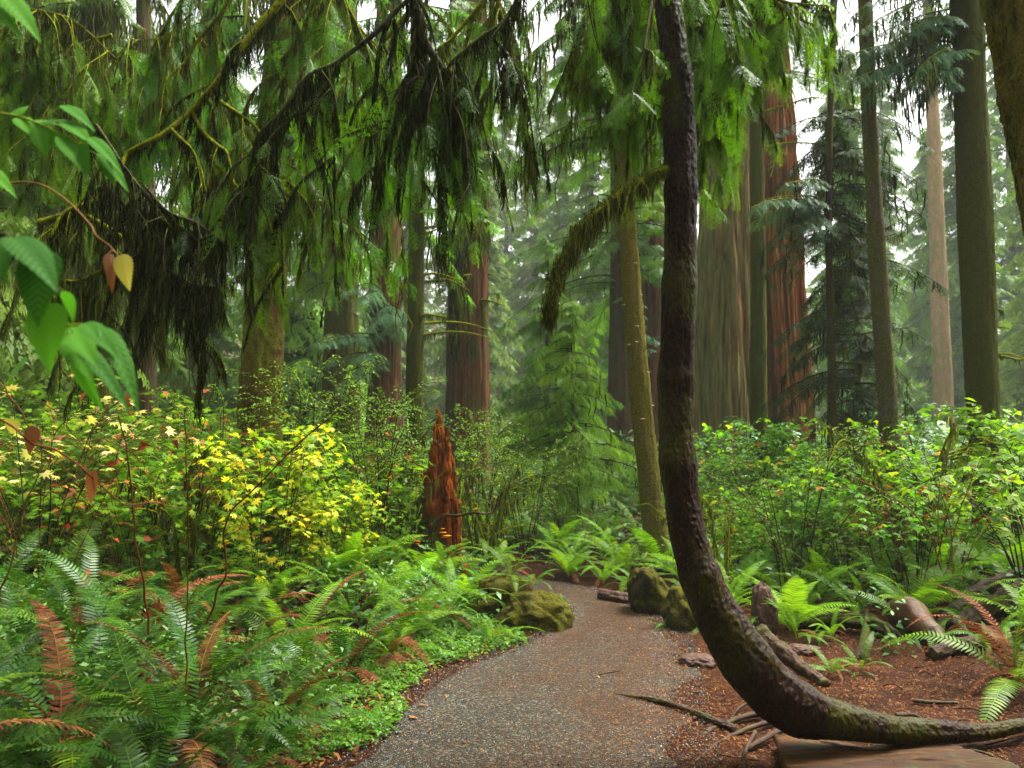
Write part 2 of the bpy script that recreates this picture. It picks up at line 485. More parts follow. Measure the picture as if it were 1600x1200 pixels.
M['redwood'] = bark_mat('redwood_bark', (0.085, 0.036, 0.014), (0.56, 0.36, 0.20), moss=(0.12, 0.135, 0.045), moss_amt=0.4, stretch=(6.5, 6.5, 0.32), bump=1.0, bdist=0.12,
                        moss_dir=(-0.95, -0.1, 0.1), moss2=(0.25, 0.245, 0.11), fine=3.2, mstr=(3.2, 3.2, .28))
M['redwood_red'] = bark_mat('red_redwood_bark', (0.070, 0.028, 0.014), (0.37, 0.195, 0.115), moss=(0.09, 0.11, 0.03), moss_amt=0.2, stretch=(8, 8, 0.35), bump=1.0, bdist=0.12)
M['redwood_fused'] = bark_mat('ruddy_redwood_bark', (0.085, 0.030, 0.013), (0.52, 0.245, 0.125), moss=(0.12, 0.12, 0.04), moss_amt=0.15, stretch=(8, 8, 0.35), bump=1.0, bdist=0.12, fine=3.2)
M['redwood_dark'] = bark_mat('dark_redwood_bark', (0.055, 0.030, 0.020), (0.15, 0.090, 0.062), moss=(0.06, 0.08, 0.02), moss_amt=0.3, stretch=(8, 8, 0.6), bump=0.8, bdist=0.05)
M['wetbark'] = bark_mat('wet_dark_bark', (0.004, 0.002, 0.001), (0.040, 0.014, 0.004), moss=(0.050, 0.052, 0.007), moss_amt=0.14, stretch=(26, 26, 14), bump=1.0, bdist=0.012, rough=0.5, spec=0.10, fine=2.4,
                        speck=(0.15, 0.065, 0.014))
M['mossbark'] = bark_mat('mossy_bark', (0.060, 0.038, 0.020), (0.17, 0.115, 0.050), moss=(0.085, 0.080, 0.016), moss_amt=0.8, stretch=(22, 22, 12), bump=1.0, bdist=0.02, rough=0.9,
                         moss2=(0.165, 0.140, 0.034), speck=(0.24, 0.19, 0.11))
M['mossbark_dark'] = bark_mat('dark_mossy_bark', (0.028, 0.020, 0.012), (0.085, 0.062, 0.034), moss=(0.070, 0.078, 0.012), moss_amt=0.8, stretch=(18, 18, 8), bump=1.0, bdist=0.03, rough=0.9)
M['sprucebark'] = bark_mat('scaly_grey_bark', (0.050, 0.038, 0.024), (0.165, 0.130, 0.085), moss=(0.085, 0.095, 0.018), moss_amt=0.35, stretch=(24, 24, 12), bump=0.9, bdist=0.02, speck=(0.30, 0.27, 0.20))
M['darkbark'] = bark_mat('dark_bark', (0.020, 0.016, 0.010), (0.075, 0.055, 0.034), moss=(0.06, 0.07, 0.015), moss_amt=0.35, stretch=(20, 20, 6), bump=0.9, bdist=0.02)
M['palebark'] = bark_mat('pale_bark', (0.24, 0.15, 0.09), (0.46, 0.33, 0.22), moss=(0.22, 0.22, 0.08), moss_amt=0.3, stretch=(6, 6, 1.5), bump=0.5)
M['mossbranch'] = bark_mat('moss_covered_branch', (0.075, 0.085, 0.015), (0.150, 0.170, 0.025), moss=(0.14, 0.16, 0.02), moss_amt=0.8, stretch=(40, 40, 40), bump=1.0, bdist=0.02, rough=0.95, moss2=(0.24, 0.25, 0.035))
M['twig'] = bark_mat('dark_twig', (0.022, 0.014, 0.009), (0.080, 0.050, 0.028), moss=(0.075, 0.085, 0.015), moss_amt=0.35, stretch=(60, 60, 20), bump=0.4, bdist=0.005)
M['twig_light'] = bark_mat('tan_twig', (0.12, 0.065, 0.028), (0.27, 0.165, 0.075), moss_amt=0, stretch=(60, 60, 20), bump=0.4, bdist=0.005)
M['stem_red'] = bark_mat('reddish_stem', (0.070, 0.024, 0.012), (0.17, 0.070, 0.030), moss_amt=0, stretch=(60, 60, 20), bump=0.3, bdist=0.005, rough=0.5)
M['stem_green'] = bark_mat('green_stem', (0.15, 0.22, 0.03), (0.26, 0.32, 0.06), moss_amt=0, stretch=(60, 60, 20), bump=0.2, bdist=0.005, rough=0.5)
M['mossbark_brown'] = bark_mat('brown_mossy_bark', (0.050, 0.026, 0.013), (0.155, 0.085, 0.040), moss=(0.075, 0.085, 0.013), moss_amt=0.55, stretch=(18, 18, 12), bump=1.0, bdist=0.03, rough=0.9, moss2=(0.15, 0.15, 0.025), speck=(0.11, 0.045, 0.02))
M['rotred'] = bark_mat('rotten_red_wood', (0.070, 0.014, 0.004), (0.62, 0.17, 0.035), moss=(0.085, 0.085, 0.015), moss_amt=0.12, stretch=(18, 18, 2.2), bump=1.0, bdist=0.04, rough=0.75)
M['rotmoss'] = bark_mat('mossy_rotten_bark', (0.070, 0.045, 0.022), (0.17, 0.110, 0.050), moss=(0.09, 0.10, 0.016), moss_amt=0.8, stretch=(16, 16, 3), bump=1.0, bdist=0.04)
M['wetwood'] = bark_mat('wet_weathered_wood', (0.026, 0.014, 0.009), (0.105, 0.062, 0.036), moss=(0.09, 0.10, 0.03), moss_amt=0.15, stretch=(5, 24, 24), bump=0.8, bdist=0.015, rough=0.6, spec=0.12)
M['slabwood'] = bark_mat('wet_brown_plank_wood', (0.008, 0.003, 0.001), (0.15, 0.070, 0.024), moss=(0.07, 0.075, 0.025), moss_amt=0.05, stretch=(1.6, 20, 20), bump=1.0, bdist=0.02, rough=0.6, spec=0.12, fine=3.0)
M['burl'] = bark_mat('burl_wood', (0.050, 0.017, 0.008), (0.19, 0.075, 0.030), moss=(0.11, 0.10, 0.02), moss_amt=0.15, stretch=(4, 14, 14), bump=0.9, bdist=0.02, rough=0.35, spec=0.35)
M['boulder'] = bark_mat('mossy_boulder', (0.018, 0.015, 0.011), (0.085, 0.066, 0.045), moss=(0.045, 0.052, 0.008), moss_amt=0.45, stretch=(7, 7, 7), bump=1.0, bdist=0.04, rough=0.85, moss_dir=(0, 0, 0.9), moss2=(0.095, 0.085, 0.012))
M['boulder_br'] = bark_mat('brown_boulder', (0.060, 0.036, 0.028), (0.17, 0.105, 0.080), moss_amt=0, stretch=(5, 5, 5), bump=0.8, bdist=0.03, rough=0.5)
M['fungus'] = bark_mat('orange_fungus', (0.75, 0.20, 0.01), (0.95, 0.42, 0.03), moss_amt=0, stretch=(30, 30, 60), bump=0.3, bdist=0.005, rough=0.5)
M['conk'] = bark_mat('pale_conk', (0.22, 0.12, 0.07), (0.42, 0.29, 0.20), moss_amt=0, stretch=(30, 30, 60), bump=0.3, bdist=0.005, rough=0.5)

def litter_mat():
    m = NT('forest_floor_litter')
    tc = m.coord((1, 1, 1))
    n1 = m.noise(tc, 1.3, 6, 0.65)
    n2 = m.noise(tc, 55, 5, 0.75)
    n3 = m.noise(m.coord((1, 3.0, 1)), 90, 4, 0.7, 2.0)
    c = m.ramp(n2, [(0.25, (0.010, 0.004, 0.002)), (0.48, (0.055, 0.019, 0.004)), (0.62, (0.150, 0.058, 0.011)), (0.8, (0.30, 0.135, 0.032))])
    c = m.mix(m.ramp(n3, [(0.45, 0.0), (0.62, 0.7)]), c, (0.085, 0.028, 0.007))
    c = m.mix(m.ramp(n1, [(0.5, 0.0), (0.68, 0.75)]), c, m.ramp(n2, [(0.3, (0.015, 0.012, 0.006)), (0.7, (0.07, 0.048, 0.022))]))
    n4 = m.noise(tc, 3.1, 7, 0.7)
    c = m.mix(m.ramp(n4, [(0.6, 0.0), (0.67, 0.65)]), c, m.ramp(n2, [(0.3, (0.030, 0.040, 0.006)), (0.7, (0.095, 0.11, 0.016))]))
    c = m.mix(1.0, c, (.66, .46, .30), 'MULTIPLY')
    m.pbr(c, 0.85, 0.10, m.bump(m.math('ADD', n2, n3), 1.0, 0.03))
    return m.m
M['litter'] = litter_mat()

def path_mat():
    m = NT('wet_gravel')
    tc = m.coord((1, 1, 1))
    vo = m.n('ShaderNodeTexVoronoi'); m.l(tc, vo.inputs['Vector']); vo.inputs['Scale'].default_value = 95; vo.inputs['Randomness'].default_value = 1
    sep = m.n('ShaderNodeSeparateColor'); m.l(vo.outputs['Color'], sep.inputs[0])
    vo2 = m.n('ShaderNodeTexVoronoi'); m.l(tc, vo2.inputs['Vector']); vo2.inputs['Scale'].default_value = 210
    sep2 = m.n('ShaderNodeSeparateColor'); m.l(vo2.outputs['Color'], sep2.inputs[0])
    a = m.ramp(sep.outputs[0], [(0.0, (0.018, 0.020, 0.019)), (0.5, (0.052, 0.056, 0.051)), (0.82, (0.12, 0.124, 0.112)), (1.0, (0.45, 0.44, 0.38))])
    b = m.ramp(sep2.outputs[0], [(0.0, (0.014, 0.014, 0.012)), (0.6, (0.048, 0.047, 0.040)), (1.0, (0.15, 0.14, 0.12))])
    c = m.mix(0.35, a, b)
    # reddish fallen needles lie in drifts, thicker towards the right edge
    n1 = m.noise(tc, 1.1, 5, 0.6)
    n2 = m.noise(m.coord((1, 2.2, 1)), 75, 4, 0.75, 2.0)
    sx = m.n('ShaderNodeSeparateXYZ'); m.l(tc, sx.inputs[0])
    side = m.math('MULTIPLY', m.math('ADD', sx.outputs[0], -0.2), 0.075)
    f = m.math('ADD', m.math('ADD', n2, m.math('MULTIPLY', n1, 0.42)), side)
    f = m.ramp(f, [(0.68, 0.0), (0.80, 0.85)])
    c = m.mix(f, c, m.ramp(sep2.outputs[1], [(0, (0.040, 0.013, 0.004)), (1, (0.135, 0.052, 0.020))]))
    c = m.mix(1.0, c, (.70, .68, .56), 'MULTIPLY')
    h = m.math('SUBTRACT', 1.0, m.math('MULTIPLY', vo.outputs['Distance'], 1.0))
    h = m.math('ADD', h, m.math('MULTIPLY', n2, 0.4))
    m.pbr(c, m.ramp(sep.outputs[1], [(0, 0.45), (1, 0.85)]), 0.12, m.bump(h, 1.0, 0.02))
    return m.m
M['path'] = path_mat()
def stone_mat():
    m = NT('gravel_stone')
    a = m.n('ShaderNodeAttribute', attribute_name='v')
    c = m.ramp(a.outputs['Fac'], [(0, (0.018, 0.020, 0.019)), (0.5, (0.055, 0.058, 0.053)), (0.85, (0.12, 0.12, 0.11)), (1, (0.36, 0.34, 0.29))])
    m.pbr(c, 0.5, 0.3)
    return m.m
M['stone'] = stone_mat()

# ------------------------------------------------------------------ leaf and twig templates (base at 0, pointing +Y, face up +Z)
def quadleaf(L=1.0, W=0.5, fold=0.12, droop=0.12):
    V = np.array([[0, 0, 0], [-W / 2, L * .42, fold * W], [0, L * .45, 0], [W / 2, L * .42, fold * W], [0, L, -droop * L]])
    return V, np.array([[0, 2, 4, 1], [0, 3, 4, 2]]), np.zeros((0, 3), int)
LEAF = quadleaf()
def diamond(W=.3, droop=.08):
    return np.array([[0, 0, 0], [W / 2, .45, 0], [0, 1, -droop], [-W / 2, .45, 0]]), np.array([[0, 1, 2, 3]]), np.zeros((0, 3), int)

def merge(items):
    a = Acc()
    for T, Rm, pos, sc in items: a.stamp(T, Rm, [pos], sc, 0.5)
    return a.tmpl()

def ang(a, tilt=0.0):
    return rotz(a) @ np.array([[1, 0, 0], [0, math.cos(tilt), -math.sin(tilt)], [0, math.sin(tilt), math.cos(tilt)]])

TRI = merge([(quadleaf(1, .62), ang(0, -.15), (0, .25, 0), 1.0), (quadleaf(.8, .5), ang(1.15, -.1), (0, .22, 0), 1.0), (quadleaf(.8, .5), ang(-1.15, -.1), (0, .22, 0), 1.0),
             (quadleaf(.3, .04), ang(0), (0, 0, 0), 1.0)])
def maple_T():
    lobes = [(-2.2, .55), (-1.35, .8), (-.62, .95), (0, 1.05), (.62, .95), (1.35, .8), (2.2, .55)]
    pts = [(0, -0.05, 0)]
    for k, (a, r) in enumerate(lobes):
        pts.append((math.sin(a) * r, math.cos(a) * r, -0.14 * r * r))
        if k < 6:
            b = (a + lobes[k + 1][0]) / 2
            pts.append((math.sin(b) * .5, math.cos(b) * .5, 0.0))
    V = np.array(pts) * .55 + np.array([0, .4, 0])
    n = len(V)
    V = np.vstack([V, [0, .38, .02]])
    F = [[n, j, j + 1] for j in range(1, n - 1)] + [[n, n - 1, 0], [n, 0, 1]]
    F = [[a, c, b] for a, b, c in F]
    return V, np.zeros((0, 4), int), np.array(F)
MAPLE = maple_T()

def serrated(L=1.0, W=0.7, teeth=11, rows=22, droop=0.3, point=1.6):
    """a broad toothed leaf blade as a grid folded along its midrib"""
    t = np.linspace(0, 1, rows * 2 + 1)
    w = W / 2 * np.sin(np.pi * t ** 0.62) ** 0.75 * (1 - 0.35 * t ** point)
    saw = (t * teeth) % 1.0
    w = w * (1 + 0.17 * (saw - 0.5)) 
    w[0] = 0.004; w[-1] = 0
    cols = np.array([-1, -.66, -.33, 0, .33, .66, 1])
    X = w[:, None] * cols[None]
    Yy = (t[:, None] + 0.07 * (1 - np.abs(cols[None])) * 0 - 0.10 * np.abs(cols[None]) * (t[:, None]) * 0) * L + 0 * X
    Z = 0.16 * np.abs(X) - droop * L * t[:, None] ** 2 * 0.8 - 0.25 * X ** 2 / W + 0.004 * np.sin(t[:, None] * 2 * np.pi * teeth) * np.abs(cols[None])
    V = np.stack([X, Yy, Z], -1).reshape(-1, 3)
    n, k = len(t), 7
    i, j = np.meshgrid(np.arange(n - 1), np.arange(k - 1), indexing='ij')
    F4 = np.stack([i * k + j, i * k + j + 1, (i + 1) * k + j + 1, (i + 1) * k + j], -1).reshape(-1, 4)
    return V, F4, np.zeros((0, 3), int)

def strand(seed, seg=5):
    r = np.random.default_rng(seed)
    z = np.linspace(0, -1, seg + 1)
    x = np.cumsum(np.r_[0, r.normal(0, .045, seg)])
    y = np.cumsum(np.r_[0, r.normal(0, .045, seg)])
    w = np.array([.5, 1, .9, .75, .5, 0.08][:seg + 1])
    V = np.concatenate([np.stack([x * 1.0, y, z], 1) for _ in (0, 1)])
    V[:seg + 1, 0] -= 0; 
    side = np.zeros((2 * (seg + 1), 3)); side[:seg + 1, 0] = -w; side[seg + 1:, 0] = w
    i = np.arange(seg)
    F4 = np.stack([i, i + seg + 1, i + seg + 2, i + 1], -1)
    return V, side, F4
STR = [strand(k) for k in range(6)]
def add_strands(acc, pos, length, width=0.004, v=None):
    """hanging threads: pos (m,3), length (m,)"""
    pos = np.asarray(pos); m = len(pos)
    if m == 0: return
    length = np.broadcast_to(length, (m,)); k = rng.integers(0, len(STR), m)
    a = rng.uniform(0, 2 * np.pi, m)
    vv = rng.random(m) if v is None else np.broadcast_to(v, (m,))
    wd = np.broadcast_to(width, (m,)) * rng.uniform(.6, 1.5, m)
    for q in range(len(STR)):
        s = np.nonzero(k == q)[0]
        if not len(s): continue
        V, side, F4 = STR[q]
        n = len(V)
        W = V[None] * length[s][:, None, None] + side[None] * wd[s][:, None, None]
        c, sn = np.cos(a[s])[:, None], np.sin(a[s])[:, None]
        X = W[..., 0] * c - W[..., 1] * sn; Yq = W[..., 0] * sn + W[..., 1] * c
        W = np.stack([X, Yq, W[..., 2]], -1) + pos[s][:, None, :]
        off = (np.arange(len(s)) * n)[:, None, None]
        acc.add(W.reshape(-1, 3), (F4[None] + off).reshape(-1, 4), None, np.repeat(vv[s], n))

def needle_spray(seed, npair=6, L=1.0):
    """hemlock twig with short side twigs carrying needles; length 1"""
    r = np.random.default_rng(seed); a = Acc()
    nd = diamond(.34, 0)
    tips = []
    for k in range(npair):
        t = (k + .6) / npair
        for s in (-1, 1):
            l = (.40 * math.sin(math.pi * min(1, t * .75 + .25)) + .06) * r.uniform(.7, 1.1)
            an = -s * r.uniform(.75, 1.05)
            tips.append((np.array([0, t * L, -.16 * t * t]), ang(an, -.2 - .3 * r.random()), l))
    tips.append((np.zeros(3), np.eye(3), 1.0))
    for p, Rm, l in tips:
        q = max(4, int(l / .042))
        pos, Rs, sc = [], [], []
        for i in range(q):
            for s in (-1, 1):
                y = l * (i + .5) / q
                pos.append(p + Rm @ np.array([0, y, -.16 * y * y]))
                Rs.append(Rm @ ang(-s * r.uniform(.8, 1.2), r.uniform(-.2, .2)))
                sc.append(.078 * r.uniform(.7, 1.15) * (1 - .4 * i / q))
        a.stamp(nd, np.array(Rs), np.array(pos), np.array(sc))
    a2 = Acc()
    V = np.vstack(a.V)
    return a.tmpl()
SPRAY_NEAR = [needle_spray(s) for s in (1, 2, 3)]

def coarse_spray(seed, npair=8, hang=.25, wid=.2, n3=3):
    r = np.random.default_rng(seed); a = Acc()
    nd = diamond(wid * 1.1, .12)
    for k in range(npair):
        t = (k + .5) / npair
        for s in (-1, 1):
            l = (.45 * (1 - t) + .16) * r.uniform(.6, 1.15)
            Rm = ang(-s * r.uniform(.6, 1.05), -hang - .35 * r.random())
            p = np.array([0, t, -.25 * t * t])
            for i in range(n3):
                y = l * i / n3
                for s2 in (-1, 1):
                    a.stamp(nd, Rm @ ang(-s2 * r.uniform(.2, .7)), [p + Rm @ np.array([0, y, 0])], l / n3 * 1.25 * r.uniform(.7, 1.2))
    return a.tmpl()
SPRAY_MID = [coarse_spray(s) for s in (5, 6, 7, 8)]
SPRAY_FINE = [coarse_spray(s, 9, .55, .13, 3) for s in (15, 16, 17)]
SPRAY_FAR = [coarse_spray(s, 5, .35, .3, 2) for s in (25, 26, 27)]

def frond_T(L, W, arc, npair=30, curl=0.0, elev=1.25, end=-0.5, lacy=False):
    """arching frond; template starts at 0, goes outward along +Y; returns template"""
    t = np.linspace(0, 1, 40)
    th = elev + (end - elev) * t ** arc
    dy, dz = np.cos(th), np.sin(th)
    y = np.concatenate([[0], np.cumsum((dy[1:] + dy[:-1]) / 2)]) / 39 * L
    z = np.concatenate([[0], np.cumsum((dz[1:] + dz[:-1]) / 2)]) / 39 * L
    x = curl * L * t ** 2
    C = np.stack([x, y, z], 1)
    a = Acc()
    a.add(*tube(C, np.linspace(.0035, .0012, 40), 3, cap=False), v=0.95)
    ts = np.linspace(.13, .985, npair)
    sp = (ts[1] - ts[0]) * L
    for q, tt in enumerate(ts):
        p = np.array([np.interp(tt, t, C[:, i]) for i in range(3)])
        tg = nrm(np.array([np.interp(min(1, tt + .02), t, C[:, i]) for i in range(3)]) - np.array([np.interp(tt - .02, t, C[:, i]) for i in range(3)]))
        prof = min(1, (tt - .05) * 4.5) ** .8 * (1 - ((tt - .3) / .7) ** 2.2 if tt > .3 else 1)
        w = W * max(prof, .06)
        up = nrm(np.cross(np.cross(tg, [1.0, 0, 0]), tg) * -1)
        up = np.cross([1.0, 0, 0], tg)
        for s in (-1, 1):
            d = nrm(np.array([s, 0, 0]) + tg * (.22 + .25 * tt) + up * random.uniform(.0, .16))
            e = nrm(tg)
            hw = sp * (.40 if not lacy else .46)
            l = w * random.uniform(.9, 1.06)
            dr = -up * l * random.uniform(.10, .26)
            V = [p - e * hw * .8, p + e * hw * .8, p + d * l * .55 - e * hw * .8 + dr * .2, p + d * l * .55 + e * hw * .8 + dr * .2, p + d * l + dr + e * hw * .4]
            if s < 0: F4, F3 = [[0, 1, 3, 2]], [[2, 3, 4]]
            else: F4, F3 = [[1, 0, 2, 3]], [[3, 2, 4]]
            a.add(V, F4, F3, v=random.uniform(.1, .85))
    return a
# ------------------------------------------------------------------ generators
def grow_crown(fol, limb, moss, cen, z0, z1, r0, r1, nb, T, droop=.5, rise=.25, spray=.5, step=.22, az=None, moss_n=0, moss_len=.3, seg=4, limb_r=.02, side=(.7, 1.25), power=1.0, az_bias=None, v0=0.0, v1=1.0):
    """branches with foliage sprays around a trunk; cen(z) -> point on trunk axis"""
    Rl, Pl, Sl, Vl = [], [], [], []
    mp, ml = [], []
    for b in range(nb):
        u = (b + rng.random()) / nb
        z = z0 + (z1 - z0) * u
        ln = (r0 + (r1 - r0) * u ** power) * rng.uniform(.65, 1.15)
        a = rng.uniform(0, 2 * np.pi) if az is None else rng.uniform(*az)
        c = cen(z)
        d = np.array([math.cos(a), math.sin(a), 0])
        n = max(5, int(ln / step) + 2)
        t = np.linspace(0, 1, n)
        bend = rng.uniform(-.25, .25)
        pe = np.array([-d[1], d[0], 0])
        dr = droop * rng.uniform(.6, 1.35)
        pts = c + d * (ln * t)[:, None] + pe * (bend * ln * t ** 2)[:, None] + np.array([0, 0, 1]) * (ln * (rise * t - dr * t ** 2))[:, None]
        if limb is not None:
            limb.add(*tube(pts, np.linspace(limb_r * (.4 + ln * .35), .004, n), seg, cap=False))
        tg = nrm(np.gradient(pts, axis=0))
        vb = rng.uniform(v0, v1)
        for i in range(1, n):
            if t[i] < .12: continue
            for s in ((-1, 1) if i < n - 1 else (-1, 0, 1)):
                an = s * rng.uniform(*side)
                cs, sn = math.cos(an), math.sin(an)
                dd = tg[i] * cs + np.cross([0, 0, 1.0], tg[i]) * sn
                dd = dd + np.array([0, 0, -1]) * rng.uniform(0, .45)
                Pl.append(pts[i] + (pts[i - 1] - pts[i]) * rng.random() * .8); Rl.append(dd)
                Sl.append(spray * (1.1 - .55 * t[i]) * rng.uniform(.7, 1.3) * min(1, .45 + ln * .4))
                Vl.append(np.clip(vb * .55 + .45 * rng.random(), 0, 1))
        if moss_n and moss is not None:
            k = rng.poisson(moss_n * ln)
            q = rng.uniform(.1, 1, k)
            pp = np.stack([np.interp(q, t, pts[:, j]) for j in range(3)], 1) if k else np.zeros((0, 3))
            clump = np.maximum(0.15, vnoise(q * ln * 5, b * 3.3, 0) + .7)
            mp.append(pp); ml.append(moss_len * clump * rng.uniform(.3, 1, k))
    if Pl:
        Pl, Rl, Sl, Vl = np.array(Pl), frames(np.array(Rl)), np.array(Sl), np.array(Vl)
        k = rng.integers(0, len(T), len(Pl))
        for q in range(len(T)):
            s = k == q
            fol.stamp(T[q], Rl[s], Pl[s], Sl[s], Vl[s])
    if mp and moss is not None:
        add_strands(moss, np.vstack(mp), np.concatenate(ml), .012)

def trunk_path(base, top, bow=(0, 0), n=40):
    base, top = np.asarray(base, float), np.asarray(top, float)
    t = np.linspace(0, 1, n)[:, None]
    p = base * (1 - t) + top * t
    p[:, 0] += bow[0] * np.sin(np.pi * t[:, 0]); p[:, 1] += bow[1] * np.sin(np.pi * t[:, 0])
    return p

def axis_fn(pts):
    def f(z): return np.array([np.interp(z, pts[:, 2], pts[:, 0]), np.interp(z, pts[:, 2], pts[:, 1]), z])
    return f

# ------------------------------------------------------------------ ground, path
def grid_sheet(xs, ys, zf):
    X, Y = np.meshgrid(xs, ys, indexing='ij')
    Z = zf(X, Y)
    V = np.stack([X, Y, Z], -1).reshape(-1, 3)
    n, k = len(xs), len(ys)
    i, j = np.meshgrid(np.arange(n - 1), np.arange(k - 1), indexing='ij')
    F4 = np.stack([i * k + j, (i + 1) * k + j, (i + 1) * k + j + 1, i * k + j + 1], -1).reshape(-1, 4)
    return V, F4

a = Acc()
xs = np.concatenate([-np.geomspace(260, 8.1, 26), np.arange(-8, 8.01, .07), np.geomspace(8.1, 260, 26)])
ys = np.concatenate([-np.geomspace(120, 2.1, 14), np.arange(-2, 16.01, .07), np.geomspace(16.2, 300, 40)])
a.add(*grid_sheet(xs, ys, gz))
tag(obj('ground', a, M['litter']), kind='structure')

a = Acc()
py_ = np.arange(-2.5, 12.6, .06)
cols = 34
t = np.linspace(0, 1, cols)
L_ = xl(py_) + .05 * fbm(py_ * 2.2, 1.0, 0, 4) + .03 * fbm(py_ * 9, 2.0, 0, 3)
R_ = xr(py_) + .09 * fbm(py_ * 2.0, 5.0, 0, 4) + .06 * fbm(py_ * 8, 6.0, 0, 3)
X = L_[:, None] * (1 - t) + R_[:, None] * t
Yv = np.repeat(py_[:, None], cols, 1)
Z = gz(X, Yv) + .010 + .012 * np.sin(np.pi * t)[None]
Z[:, 0] -= .03; Z[:, -1] -= .03
V = np.stack([X, Yv, Z], -1).reshape(-1, 3)
i, j = np.meshgrid(np.arange(len(py_) - 1), np.arange(cols - 1), indexing='ij')
a.add(V, np.stack([i * cols + j, i * cols + j + 1, (i + 1) * cols + j + 1, (i + 1) * cols + j], -1).reshape(-1, 4))
tag(obj('path', a, M['path']), kind='structure')

# loose gravel on the path
oct_V = np.array([[1, 0, 0], [-1, 0, 0], [0, 1, 0], [0, -1, 0], [0, 0, .7], [0, 0, -.7]]) + rng.normal(0, .12, (6, 3))
oct_F = np.array([[0, 2, 4], [2, 1, 4], [1, 3, 4], [3, 0, 4], [2, 0, 5], [1, 2, 5], [3, 1, 5], [0, 3, 5]])
OCT = (oct_V, np.zeros((0, 4), int), oct_F)
def onpath(n, y0=3.4, y1=9.5, spill=.12):
    y = rng.uniform(y0, y1, n)
    t = rng.uniform(0, 1, n)
    x = (xl(y) - spill) * (1 - t) + (xr(y) + spill) * t
    return x, y
x, y = onpath(26000)
a = Acc()
a.stamp(OCT, frames(rng.normal(size=(len(x), 3))), np.stack([x, y, gz(x, y) + .014], 1), rng.uniform(.0025, .0075, len(x)))
tag(obj('gravel', a, M['stone'], shade=False), kind='stuff', label='loose grey gravel stones strewn over the curving path')

# fallen needles and leaf crumbs
a = Acc()
bit = quadleaf(1, .14, 0, .1)
n = 90000
x = rng.uniform(.2, 5.5, n); y = rng.uniform(3.4, 9.5, n)
keep = rng.random(n) < np.clip(.12 + (x - xr(y) + .55) * .9, .08, 1)
x, y = x[keep], y[keep]
x2, y2 = onpath(15000, spill=.3)
x, y = np.r_[x, x2], np.r_[y, y2]
onp = (x > xl(y)) & (x < xr(y))
z = gz(x, y) + np.where(onp, .024, .008)
d = rng.normal(size=(len(x), 3)); d[:, 2] *= .15
a.stamp(bit, frames(d), np.stack([x, y, z], 1), rng.uniform(.008, .03, len(x)))
tag(obj('fallen_needles', a, M['brownleaf']), kind='stuff', label='reddish brown fallen needles scattered over the ground and path edge')

# ------------------------------------------------------------------ hero: the hooked tree
Yh = 4.45
hook_px = [(1620, 1128, 4.75), (1540, 1143, 4.62), (1460, 1143, 4.5), (1390, 1140, 4.45), (1320, 1128, 4.4), (1255, 1112, 4.38), (1200, 1075, 4.38), (1150, 1010, 4.38), (1108, 935, 4.4), (1078, 850, 4.43), (1061, 740, 4.46), (1056, 620, 4.5),
           (1060, 500, 4.52), (1064, 380, 4.55), (1063, 280, 4.57), (1060, 180, 4.6), (1052, 70, 4.62), (1036, -40, 4.65), (1020, -200, 4.7), (1010, -420, 4.75), (1000, -700, 4.8)]
hook_w = [15, 25, 38, 46, 60, 78, 88, 78, 68, 60, 52, 53, 52, 51, 50, 49, 46, 42, 38, 30, 20]
hp = np.array([P(*q) for q in hook_px])
hr = np.array([.96 * w / 2 / F * q[2] for w, q in zip(hook_w, hook_px)])
hp_s = smooth(hp, 260)
hr_s = smooth(np.stack([hr, hr, hr], 1), 260)[:, 0]
root_loc = G(1230, 1150)
tree = thing('hooked_tree', 'wet dark trunk that hooks out of the ground and rises beside the gravel path', 'tree', root_loc)
a = Acc()
hh, rr_ = smooth(hook3 := hp, 900), smooth(np.stack([hr] * 3, 1), 900)[:, 0]
for k_, g_, s_ in [(560, .10, 9), (455, .12, 11), (380, .09, 8), (620, .08, 10), (300, .10, 14), (505, .07, 6), (700, .08, 9), (230, .12, 16)]:
    rr_ = rr_ * (1 + g_ * np.exp(-((np.arange(900) - k_) / s_) ** 2))
rr_ = rr_ * (1 + .06 * vnoise(np.arange(900) * .012, 3, 0) + .035 * vnoise(np.arange(900) * .05, 8, 0))
a.add(*tube(hh, rr_, 110, amp=.10, freq=1.5, seed=3.1, fine=(.0042, 60, .5)))
obj('trunk', a, M['wetbark'], tree)
# roots gripping the ground on the left of the foot
a = Acc()
for pts, r0 in [([(1215, 1120), (1170, 1128), (1125, 1135), (1095, 1150)], .022), ([(1220, 1130), (1180, 1145), (1140, 1152), (1090, 1185)], .018), ([(1230, 1140), (1190, 1168), (1150, 1180)], .02),
                ([(1200, 1105), (1165, 1110), (1140, 1122)], .012), ([(1180, 1150), (1165, 1185), (1160, 1215)], .013)]:
    w = []
    for k, q in enumerate(pts):
        g = G(*q); g[2] += .02 + .02 * math.sin(k * 2.1); w.append(g)
    w = smooth(w, 18); w[-4:, 2] -= np.linspace(0, .03, 4)
    a.add(*tube(w, np.linspace(r0, r0 * .45, 18), 8, amp=.15))
obj('root', a, M['wetwood'], tree)
# moss tufts along the trunk edge
a = Acc()
k = rng.integers(90, 225, 5200)
th = rng.uniform(0, 2 * np.pi, len(k))
nd = np.stack([np.cos(th), np.sin(th), np.zeros(len(k))], 1)
pos = hp_s[k] + nd * (hr_s[k] * .99)[:, None]
sel = rng.random(len(k)) < np.clip((k - 90) / 110, .15, 1)
pos, nd = pos[sel], nd[sel]
a.stamp(quadleaf(1, .3), frames(nd + rng.normal(0, .6, nd.shape)), pos, rng.uniform(.006, .018, len(pos)))
obj('trunk_moss', a, M['moss'], tree)

